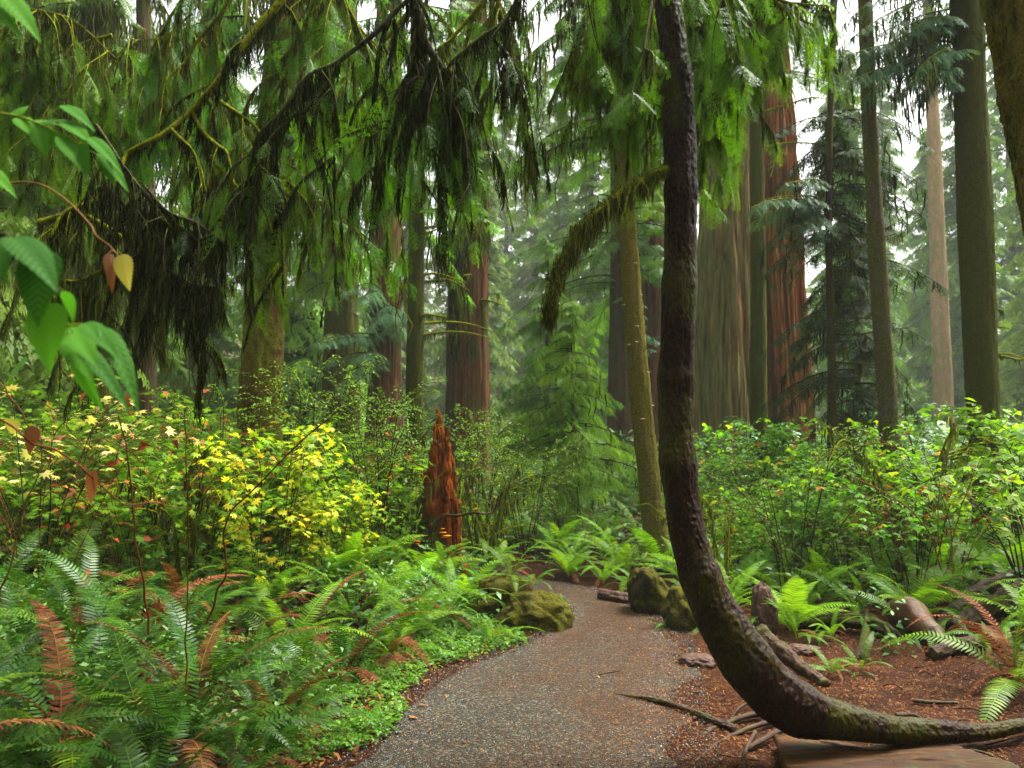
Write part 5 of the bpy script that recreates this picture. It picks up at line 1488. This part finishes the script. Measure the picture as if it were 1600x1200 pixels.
# ------------------------------------------------------------------ moss hung boughs reaching in from above on the left
def bough_thing(label, limbs, curtain=(.3, .9), ntw=12, moss='moss', fol='hemlock', sprays=10, dens=500, hang=.16, wood='mossbranch', name='mossy_bough', spray_len=.16, twig_dens=430, spread=.14, lean=0.0, r=(.022, .008), strand_w=.0026):
    A0 = P(*limbs[0][0])
    root = thing(name, label, 'branch', A0)
    w, ms, fo = Acc(), Acc(), Acc()
    for li, lb in enumerate(limbs):
        pts = [P(*q) for q in lb]
        sc = 1 if li == 0 else .6
        p = mossy_limb(w, ms, fo, pts, r[0] * sc, r[1] * sc, 60, .3, hang, dens, 0, width=strand_w)
        nt = int(ntw * (1 if li == 0 else .6))
        for s in range(nt):
            i = int(rng.integers(3, 59)); A = p[i]; L = rng.uniform(*curtain)
            off = np.array([rng.normal(lean, spread), rng.normal(0, spread), 0]) * L / .6
            B = A + off + [0, 0, -L]
            q = mossy_limb(w, ms, fo, [A, A + off * .65 + [0, 0, -L * .35], B], .0045, .0012, 16, .15, .13 + .12 * rng.random(), twig_dens, 0, width=strand_w)
            if sprays: add_sprays(fo, q, int(sprays * .36 * L * rng.uniform(.3, 1.6)), spray_len * 1.12, SPRAY_NEAR, .9, .25)
            for s2 in range(int(rng.integers(1, 4))):
                j = int(rng.integers(4, 14)); L2 = L * rng.uniform(.2, .5)
                o2 = rng.normal(0, .4, 3) * L2; C = q[j] + o2 * [1, 1, .2] + [0, 0, -L2]
                q2 = mossy_limb(w, ms, fo, [q[j], (q[j] + C) / 2 + o2 * [.2, .2, 0], C], .003, .001, 8, .1, .12, twig_dens, 0, width=strand_w)
                if sprays: add_sprays(fo, q2, int(sprays * .4 * L2), spray_len * 1.12, SPRAY_NEAR, .9, .1)
    obj('branch', w, M[wood], root)
    obj('hanging_moss', ms, M[moss], root)
    if fo.n: obj('foliage', fo, M[fol], root)
    return root

bough_thing('long bright mossed bough curving down from the top to the far left', [[(470, -60, 4.4), (435, 5, 4.35), (400, 45, 4.3), (365, 92, 4.25), (330, 140, 4.2), (300, 172, 4.2), (262, 205, 4.15), (225, 226, 4.1), (198, 243, 4.1), (178, 285, 4.0), (150, 312, 4.0), (100, 332, 3.95), (78, 372, 3.9)],
    [(300, 172, 4.2), (315, 205, 4.2), (340, 228, 4.2), (354, 240, 4.2), (366, 290, 4.2), (378, 370, 4.2)], [(268, 203, 4.15), (298, 235, 4.1), (312, 262, 4.1), (322, 300, 4.1)]], (.12, .38), 9, 'moss_dark', sprays=0, dens=420, hang=.10, spread=.2)
bough_thing('slender mossy branch left of the long bright bough', [[(372, -40, 4.9), (350, 12, 4.9), (310, 62, 4.9), (290, 95, 4.9), (258, 132, 4.85), (252, 190, 4.8)], [(300, 20, 5.3), (260, 55, 5.3), (225, 62, 5.3), (200, 62, 5.3)]], (.2, .55), 14, 'moss', sprays=26, dens=350, r=(.010, .004))
bough_thing('limb coloured black as a silhouette, forking downward at the top centre', [[(620, -60, 4.0), (655, 20, 4.0), (662, 60, 4.0), (690, 108, 4.0), (705, 150, 4.0), (690, 230, 4.0), (700, 300, 4.0)], [(820, -30, 4.1), (790, 30, 4.1), (745, 62, 4.05), (715, 88, 4.0), (696, 110, 4.0)], [(662, 60, 4.0), (640, 120, 4.05), (638, 190, 4.1)]],
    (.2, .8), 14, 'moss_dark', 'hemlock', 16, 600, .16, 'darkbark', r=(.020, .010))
bough_thing('limb coloured dark as a silhouette, sloping down left from the top centre', [[(760, -60, 4.3), (640, 0, 4.25), (588, 50, 4.2), (530, 95, 4.2), (480, 120, 4.15), (440, 175, 4.1), (400, 220, 4.1), (385, 300, 4.1)], [(530, 95, 4.2), (490, 160, 4.15), (430, 200, 4.15), (395, 250, 4.1)]],
    (.2, .9), 14, 'moss_dark', 'hemlock', 14, 520, .15, 'darkbark', r=(.016, .006))
bough_thing('olive moss curtain hanging at the top left of centre', [[(560, -80, 4.8), (500, -10, 4.8), (470, 60, 4.8), (440, 130, 4.8)], [(520, -40, 4.8), (560, 40, 4.8), (600, 80, 4.8)]], (.3, 1.1), 15, 'moss', 'hemlock', 26, 420, .2, 'mossbranch', r=(.016, .006))
bough_thing('deep olive moss curtain over the draped redwood', [[(800, -60, 5.0), (740, 20, 5.0), (680, 90, 5.0), (640, 140, 5.0)], [(740, 20, 5.0), (720, 90, 5.0), (690, 170, 5.0)]], (.3, 1.1), 16, 'moss', 'hemlock', 34, 420, .22, 'mossbranch', r=(.016, .006))
bough_thing('olive curtain of moss left of the grey brown pole', [[(700, -60, 5.5), (620, 40, 5.5), (560, 110, 5.5), (500, 170, 5.5)], [(620, 40, 5.5), (590, 130, 5.5), (600, 230, 5.5)]], (.3, 1.3), 15, 'moss', 'hemlock', 38, 380, .24, 'mossbranch', r=(.016, .006))
bough_thing('long golden olive moss tail left of the sky gap', [[(775, -60, 4.2), (780, 10, 4.2), (792, 50, 4.2), (806, 110, 4.2), (814, 170, 4.2), (830, 240, 4.2)]], (.12, .4), 12, 'moss', 'hemlock', 12, 1600, .2, 'mossbranch', r=(.014, .004), spread=.1)
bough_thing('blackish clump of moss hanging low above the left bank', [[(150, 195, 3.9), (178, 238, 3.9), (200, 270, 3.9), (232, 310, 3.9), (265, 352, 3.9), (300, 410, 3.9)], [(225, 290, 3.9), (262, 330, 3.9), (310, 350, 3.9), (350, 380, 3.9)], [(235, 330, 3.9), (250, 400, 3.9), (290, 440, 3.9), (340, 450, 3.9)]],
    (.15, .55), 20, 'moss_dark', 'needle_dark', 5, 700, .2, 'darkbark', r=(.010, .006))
bough_thing('olive drooping spray of moss above the rough leaning trunk', [[(330, 150, 4.6), (400, 200, 4.6), (430, 260, 4.6), (470, 300, 4.6)], [(330, 250, 4.6), (380, 300, 4.6), (420, 340, 4.6)]], (.2, .65), 26, 'moss', 'hemlock', 24, 380, .2, 'mossbranch', r=(.012, .005))
bough_thing('mossy branch stub cluster under the far left leaves', [[(60, 350, 4.6), (110, 335, 4.6), (150, 345, 4.5), (200, 375, 4.5), (250, 385, 4.5)], [(60, 430, 4.6), (120, 440, 4.6), (170, 420, 4.5), (230, 430, 4.5)]], (.2, .7), 22, 'moss', 'needle_dark', 6, 520, .22, 'mossbranch', r=(.020, .008))
bough_thing('thin bough crossing the top left corner', [[(175, 55, 5.6), (135, 66, 5.6), (90, 88, 5.6), (45, 115, 5.6), (0, 130, 5.6)]], (.3, .9), 20, 'moss', 'hemlock', 40, 300, .2, 'mossbranch', r=(.014, .006))
bough_thing('leafy hemlock bough over the top left edge', [[(-60, -60, 5.0), (20, 10, 5.0), (60, 90, 5.0), (70, 170, 5.0)], [(20, 10, 5.0), (110, 30, 5.0), (180, 90, 5.1)]], (.3, .9), 26, 'moss', 'hemlock', 60, 220, .14, 'mossbranch', r=(.012, .006))
bough_thing('bright leafy hemlock bough between the mossy limbs at upper left', [[(330, -60, 5.8), (270, 20, 5.8), (240, 90, 5.8), (230, 160, 5.8)], [(270, 20, 5.8), (330, 80, 5.8), (360, 160, 5.8)]], (.3, .8), 26, 'moss', 'hemlock', 70, 150, .12, 'mossbranch', r=(.012, .006))
bough_thing('bright leafy hemlock bough above the big redwood', [[(1090, -100, 5.2), (1150, -40, 5.2), (1220, 0, 5.2), (1300, 10, 5.3)], [(1150, -40, 5.2), (1160, 40, 5.1), (1180, 110, 5.1)], [(1090, -60, 5.2), (1110, 60, 5.2), (1120, 160, 5.2)]], (.2, .55), 34, 'moss', 'hemlock', 60, 160, .16, 'mossbranch', r=(.012, .005))
bough_thing('mossy bough dropping from the top between the gap and the hooked tree', [[(1000, -80, 5.0), (950, -10, 5.0), (915, 20, 5.0), (900, 70, 5.0)], [(950, -10, 5.0), (965, 80, 5.0), (960, 150, 5.0)], [(1000, -40, 5.0), (1010, 60, 5.0), (1000, 140, 5.0)]], (.2, .8), 24, 'moss', 'hemlock', 36, 420, .2, 'mossbranch', r=(.012, .005))

# ------------------------------------------------------------------ broad leaves close to the camera at the left
BIG = [serrated(1, .78, 11, 22, .25), serrated(1, .62, 12, 22, .35), serrated(1, .5, 13, 24, .5)]
def cane(label, stem_pts, leaves, r=.0028, mat='twig', name='leafy_cane', base=None):
    S_ = smooth([P(*q) for q in stem_pts], 40)
    if base is not None:
        S_ = np.vstack([smooth([base, (np.asarray(base) + S_[0]) / 2 + [0, 0, .2], S_[0]], 16)[:-1], S_])
    root = thing(name, label, 'branch', S_[0])
    a = Acc(); a.add(*tube(S_, np.linspace(r * 1.3, r * .6, len(S_)), 6, cap=False))
    # stalks run from the stem to each leaf
    for lf in leaves:
        bx, by, Y = lf[0]
        B = P(bx, by, Y); k = np.argmin(np.linalg.norm(S_ - B, axis=1))
        if np.linalg.norm(S_[k] - B) > .004:
            a.add(*tube(smooth([S_[k], (S_[k] + B) / 2 + [0, 0, .006], B], 8), [r * .5] * 8, 5, cap=False))
    obj('stem', a, M[mat], root)
    for (b_, t_, w, up, kind, mt, v) in leaves:
        B, T2 = P(*b_), P(*t_)
        L = np.linalg.norm(T2 - B)
        V, F4, F3 = BIG[kind]
        a = Acc()
        wf = (1.1 * w / F * b_[2]) / (L * [.78, .62, .5][kind])
        Rm = frames([T2 - B], [up])
        # the curved blade is turned a little so that its tip meets the traced tip
        a.stamp((V, F4, F3), Rm, [B], np.array([[L * wf, L, L]]), v)
        obj('leaf', a, M[mt], root)
    return root
U, Bf = (0, -.55, .85), (0, -1, .25)
cane('glossy serrated leaves hanging nearest the camera at the left edge', [(-40, 380, 1.30), (0, 366, 1.27), (16, 372, 1.25), (34, 400, 1.22), (46, 440, 1.22), (60, 455, 1.2), (74, 474, 1.18)],
     [((22, 372, 1.20), (88, 420, 1.10), 58, (.15, -.45, .9), 0, 'bigleaf', .05), ((66, 392, 1.18), (50, 496, 1.13), 66, (.1, -.9, .5), 0, 'bigleaf', .12), ((76, 474, 1.18), (66, 574, 1.15), 64, Bf, 0, 'bigleaf', .75),
      ((10, 372, 1.25), (-4, 425, 1.2), 40, Bf, 0, 'bigleaf', .1), ((70, 476, 1.19), (24, 512, 1.2), 42, U, 0, 'bigleaf', .6), ((44, 560, 1.9), (-8, 600, 1.9), 30, U, 1, 'bigleaf', .9), ((100, 455, 1.26), (122, 490, 1.3), 22, U, 2, 'bigleaf', .4)], .0026)
cane('arching compound leaf drooping to the right under the nearest leaves', [(74, 474, 1.28), (92, 505, 1.3), (130, 508, 1.3), (150, 515, 1.3), (185, 530, 1.3)],
     [((132, 505, 1.3), (182, 540, 1.26), 34, U, 1, 'bigleaf', .35), ((160, 512, 1.3), (230, 606, 1.25), 34, (.5, -.6, .6), 2, 'bigleaf', .3), ((120, 538, 1.34), (206, 606, 1.3), 30, (.3, -.6, .7), 2, 'bigleaf', .2), ((110, 512, 1.33), (150, 560, 1.3), 44, U, 0, 'bigleaf', .8),
      ((118, 560, 1.36), (152, 640, 1.36), 26, Bf, 1, 'bigleaf', .5), ((95, 510, 1.34), (150, 590, 1.34), 50, U, 0, 'bigleaf', .85)], .0022, 'stem_green')
cane('spray of light green leaves arching across the upper left', [(-60, 172, 1.75), (0, 177, 1.7), (30, 182, 1.7), (60, 193, 1.68), (100, 212, 1.66), (140, 235, 1.66), (170, 250, 1.66)],
     [((22, 182, 1.7), (42, 160, 1.72), 24, U, 0, 'bigleaf', .7), ((30, 184, 1.7), (52, 205, 1.66), 28, U, 0, 'bigleaf', .75), ((66, 195, 1.68), (106, 178, 1.7), 22, U, 1, 'bigleaf', .4), ((98, 165, 1.7), (146, 184, 1.66), 24, (0, -.5, .9), 1, 'bigleaf', .45), ((60, 196, 1.68), (66, 236, 1.64), 32, Bf, 0, 'bigleaf', .7),
      ((100, 190, 1.68), (142, 212, 1.64), 30, U, 0, 'bigleaf', .6), ((95, 212, 1.66), (136, 262, 1.62), 32, (.3, -.7, .6), 0, 'bigleaf', .65), ((124, 226, 1.66), (134, 262, 1.62), 26, Bf, 0, 'bigleaf', .5), ((140, 215, 1.66), (190, 250, 1.62), 24, U, 1, 'bigleaf', .55), ((155, 240, 1.66), (200, 280, 1.62), 24, (.3, -.7, .6), 1, 'bigleaf', .6),
      ((160, 246, 1.66), (172, 278, 1.62), 20, Bf, 1, 'bigleaf', .4), ((50, 190, 1.7), (90, 185, 1.7), 18, U, 1, 'bigleaf', .7), ((75, 205, 1.68), (98, 232, 1.66), 24, Bf, 0, 'bigleaf', .5)], .0018, 'stem_green')
cane('leaf tips hanging in the very top left corner', [(-60, -40, 1.6), (-20, -20, 1.6), (10, 0, 1.6)], [((0, -12, 1.6), (60, 34, 1.55), 40, U, 1, 'bigleaf', .8), ((-20, 5, 1.6), (32, 36, 1.55), 28, U, 1, 'bigleaf', .7), ((-24, 262, 1.6), (22, 288, 1.56), 26, U, 1, 'bigleaf', .8)], .0018, 'stem_green')
cane('bare tan twig with one yellow and one brown leaf hanging from it', [(-60, 292, 2.0), (0, 288, 1.95), (55, 286, 1.9), (100, 310, 1.86), (140, 350, 1.84), (150, 368, 1.82), (172, 385, 1.82), (190, 408, 1.8)],
     [((190, 398, 1.8), (198, 450, 1.78), 30, Bf, 0, 'bigleaf_y', .6), ((170, 396, 1.8), (176, 452, 1.79), 18, (.5, -1, .2), 1, 'bigleaf_b', .4), ((166, 400, 1.82), (161, 424, 1.82), 12, (-.5, -1, .2), 1, 'bigleaf_b', .7)], .0022, 'twig_light')
def twigs(label, lines, mat='stem_red', r=.003, name='bare_cane', leaves=()):
    root = thing(name, label, 'cane', P(*lines[0][0]))
    a = Acc()
    for i, ln in enumerate(lines):
        p = smooth([P(*q) for q in ln], 40)
        p += .006 * np.stack([vnoise(np.arange(40) * .35, i * 3, k) for k in range(3)], 1)
        a.add(*tube(p, np.linspace(r, r * .5, 40) * (1 if i == 0 else .7), 6, cap=False))
    obj('stem', a, M[mat], root)
    for (b_, t_, w, up, kind, mt, v) in leaves:
        B, T2 = P(*b_), P(*t_); L = np.linalg.norm(T2 - B)
        q = Acc(); q.stamp(BIG[kind], frames([T2 - B], [up]), [B], np.array([[w / F * b_[2] / [.78, .62, .5][kind], L, L]]), v)
        obj('leaf', q, M[mt], root)
twigs('long reddish bramble cane sweeping across the left with curled brown leaves', [[(-40, 640, 2.2), (0, 657, 2.2), (45, 688, 2.2), (100, 712, 2.25), (140, 745, 2.3), (190, 785, 2.35), (230, 787, 2.4), (290, 795, 2.5)], [(45, 688, 2.2), (110, 686, 2.3), (170, 690, 2.4), (210, 712, 2.5), (232, 745, 2.6)], [(0, 600, 2.2), (30, 640, 2.2), (70, 700, 2.25), (110, 740, 2.3)]],
      leaves=[((147, 735, 2.3), (134, 790, 2.3), 22, Bf, 1, 'bigleaf_b', .5), ((52, 665, 2.2), (46, 712, 2.2), 24, (.6, -1, .2), 1, 'bigleaf_b', .1), ((22, 655, 2.2), (14, 678, 2.2), 30, Bf, 0, 'bigleaf_y', .3)])
twigs('thin dark upright cane before the ferns left of centre', [[(232, 992, 4.0), (225, 920, 4.0), (214, 860, 4.0), (206, 790, 4.0), (200, 720, 4.0), (184, 650, 4.0)]], 'stem_red', .006)
twigs('thin upright reddish cane right of the dark upright one', [[(290, 1070, 3.9), (291, 960, 3.9), (293, 860, 3.9), (291, 740, 3.9), (287, 640, 3.9)]], 'stem_red', .004)
twigs('kinked brown cane rising towards the yellow maple', [[(322, 975, 4.4), (340, 925, 4.4), (352, 895, 4.4), (350, 840, 4.4), (360, 800, 4.4), (400, 760, 4.4), (470, 690, 4.4), (530, 640, 4.4)]], 'stem_red', .006)
twigs('pair of leaning reddish canes at the left edge', [[(-10, 950, 4.2), (10, 900, 4.2), (30, 830, 4.2), (38, 790, 4.2), (60, 740, 4.2)], [(20, 850, 4.2), (10, 820, 4.2), (-10, 790, 4.2)]], 'twig_light', .006)
# leafless arching canes in the right thicket
twigs('bare brown canes fanning out of the right thicket', [[(1470, 890, 7.4), (1450, 830, 7.4), (1400, 780, 7.4), (1320, 740, 7.4)], [(1480, 890, 7.4), (1500, 800, 7.4), (1540, 700, 7.4), (1590, 640, 7.4)], [(1490, 900, 7.4), (1480, 800, 7.4), (1440, 700, 7.4)], [(1500, 890, 7.4), (1540, 830, 7.4), (1600, 800, 7.4)], [(1470, 880, 7.4), (1465, 800, 7.4), (1475, 720, 7.4), (1500, 650, 7.4)]], 'twig_light', .008)

a = Acc(); n = 420
x, y = onpath(n, spill=.25)
keep = rng.random(n) < np.clip(.25 + np.minimum(np.abs(x - xl(y)), np.abs(x - xr(y))) * -1.2 + .55, .08, 1)
x, y = x[keep], y[keep]
a.stamp(quadleaf(1, .5, .25, .2), frames(rng.normal(size=(len(x), 3)) * [1, 1, .2]), np.stack([x, y, gz(x, y) + .03], 1), rng.uniform(.012, .038, len(x)))
tag(obj('leaf_crumbs', a, M['brownleaf'], shade=False), 'small orange brown leaf pieces dotted along both edges of the path', kind='stuff')
a = Acc(); n = 5200
x = rng.uniform(.7, 5.5, n); y = rng.uniform(3.6, 8.6, n)
k = (x > xr(y) - .25 * rng.random(n)) & (vnoise(x * 2.2, y * 2.2, 3) > -.35); x, y = x[k], y[k]
a.stamp(quadleaf(1, .45, .3, .3), frames(rng.normal(size=(len(x), 3)) * [1, 1, .3]), np.stack([x, y, gz(x, y) + rng.uniform(.006, .02, len(x))], 1), rng.uniform(.015, .05, len(x)))
tag(obj('bark_crumbs', a, M['fern_dead'], shade=False), 'flakes of bark and dead leaf bits scattered over the reddish ground', kind='stuff')
SM = []
for k in range(22):
    x = rng.uniform(1.2, 3.8); y = rng.uniform(4.3, 7.2)
    if x < xr(y) + .05 or x > y * .6: continue
    L = rng.uniform(.08, .3); an = rng.uniform(0, 3.14); z = g1(x, y) + .012
    p_ = smooth([[x, y, z], [x + math.cos(an) * L * .5 + rng.normal(0, .01), y + math.sin(an) * L * .5, z + .008], [x + math.cos(an) * L, y + math.sin(an) * L, g1(x + math.cos(an) * L, y + math.sin(an) * L) + .006]], 14)
    q_ = Acc(); q_.add(*tube(p_, np.linspace(.006, .003, 14) * rng.uniform(.6, 1.5), 7, amp=.2))
    SM.append(tag(obj('small_twig', q_, M['twig'], loc=tuple(p_[0])), 'x', 'twig', 'small twigs on the reddish ground'))
label_rows(SM, 'small dark twig on the reddish litter', 4)
# a few large fallen leaves and litter pieces on the path
for px, py, lab in [(655, 1108, 'orange fallen leaf on the gravel at the left path edge'), (640, 1128, 'curled orange fallen leaf just below the other one at the left path edge'), (798, 1021, 'pale tan fallen leaf on the path near the left ferns')]:
    g = G(px, py); a = Acc()
    a.stamp(BIG[1], frames([[1, .25, .05]], [0, 0, 1]), [g + [0, 0, .028]], .05, .6)
    tag(obj('fallen_leaf', a, M['brownleaf'], loc=tuple(g)), lab, 'leaf')
a = Acc(); g = G(196, 1185)
a.stamp(BIG[0], frames([[.8, -.3, -.25]], [.2, -.8, .6]), [g + [0, 0, .30]], .11, .4)
tag(obj('fallen_leaf', a, M['bigleaf_y'], loc=tuple(g)), 'yellow fallen leaf caught in the ferns at the bottom left', 'leaf')

# ------------------------------------------------------------------ haze
bm_ = Acc()
x0, x1, y0, y1, z0, z1 = -270, 270, -130, 310, -3, 70
V = np.array([[x, y, z] for x in (x0, x1) for y in (y0, y1) for z in (z0, z1)], float)
F4 = [[0, 1, 3, 2], [4, 6, 7, 5], [0, 4, 5, 1], [2, 3, 7, 6], [0, 2, 6, 4], [1, 5, 7, 3]]
bm_.add(V, F4)
hz = NT('haze_air')
pv = hz.n('ShaderNodeVolumePrincipled')
pv.inputs['Color'].default_value = (.93, .97, .90, 1)
pv.inputs['Density'].default_value = 0.0008
pv.inputs['Anisotropy'].default_value = 0.0
hz.l(pv.outputs[0], hz.out.inputs['Volume'])
tag(obj('haze', bm_, hz.m, shade=False), 'pale thin mist hanging between the far trees', kind='stuff')
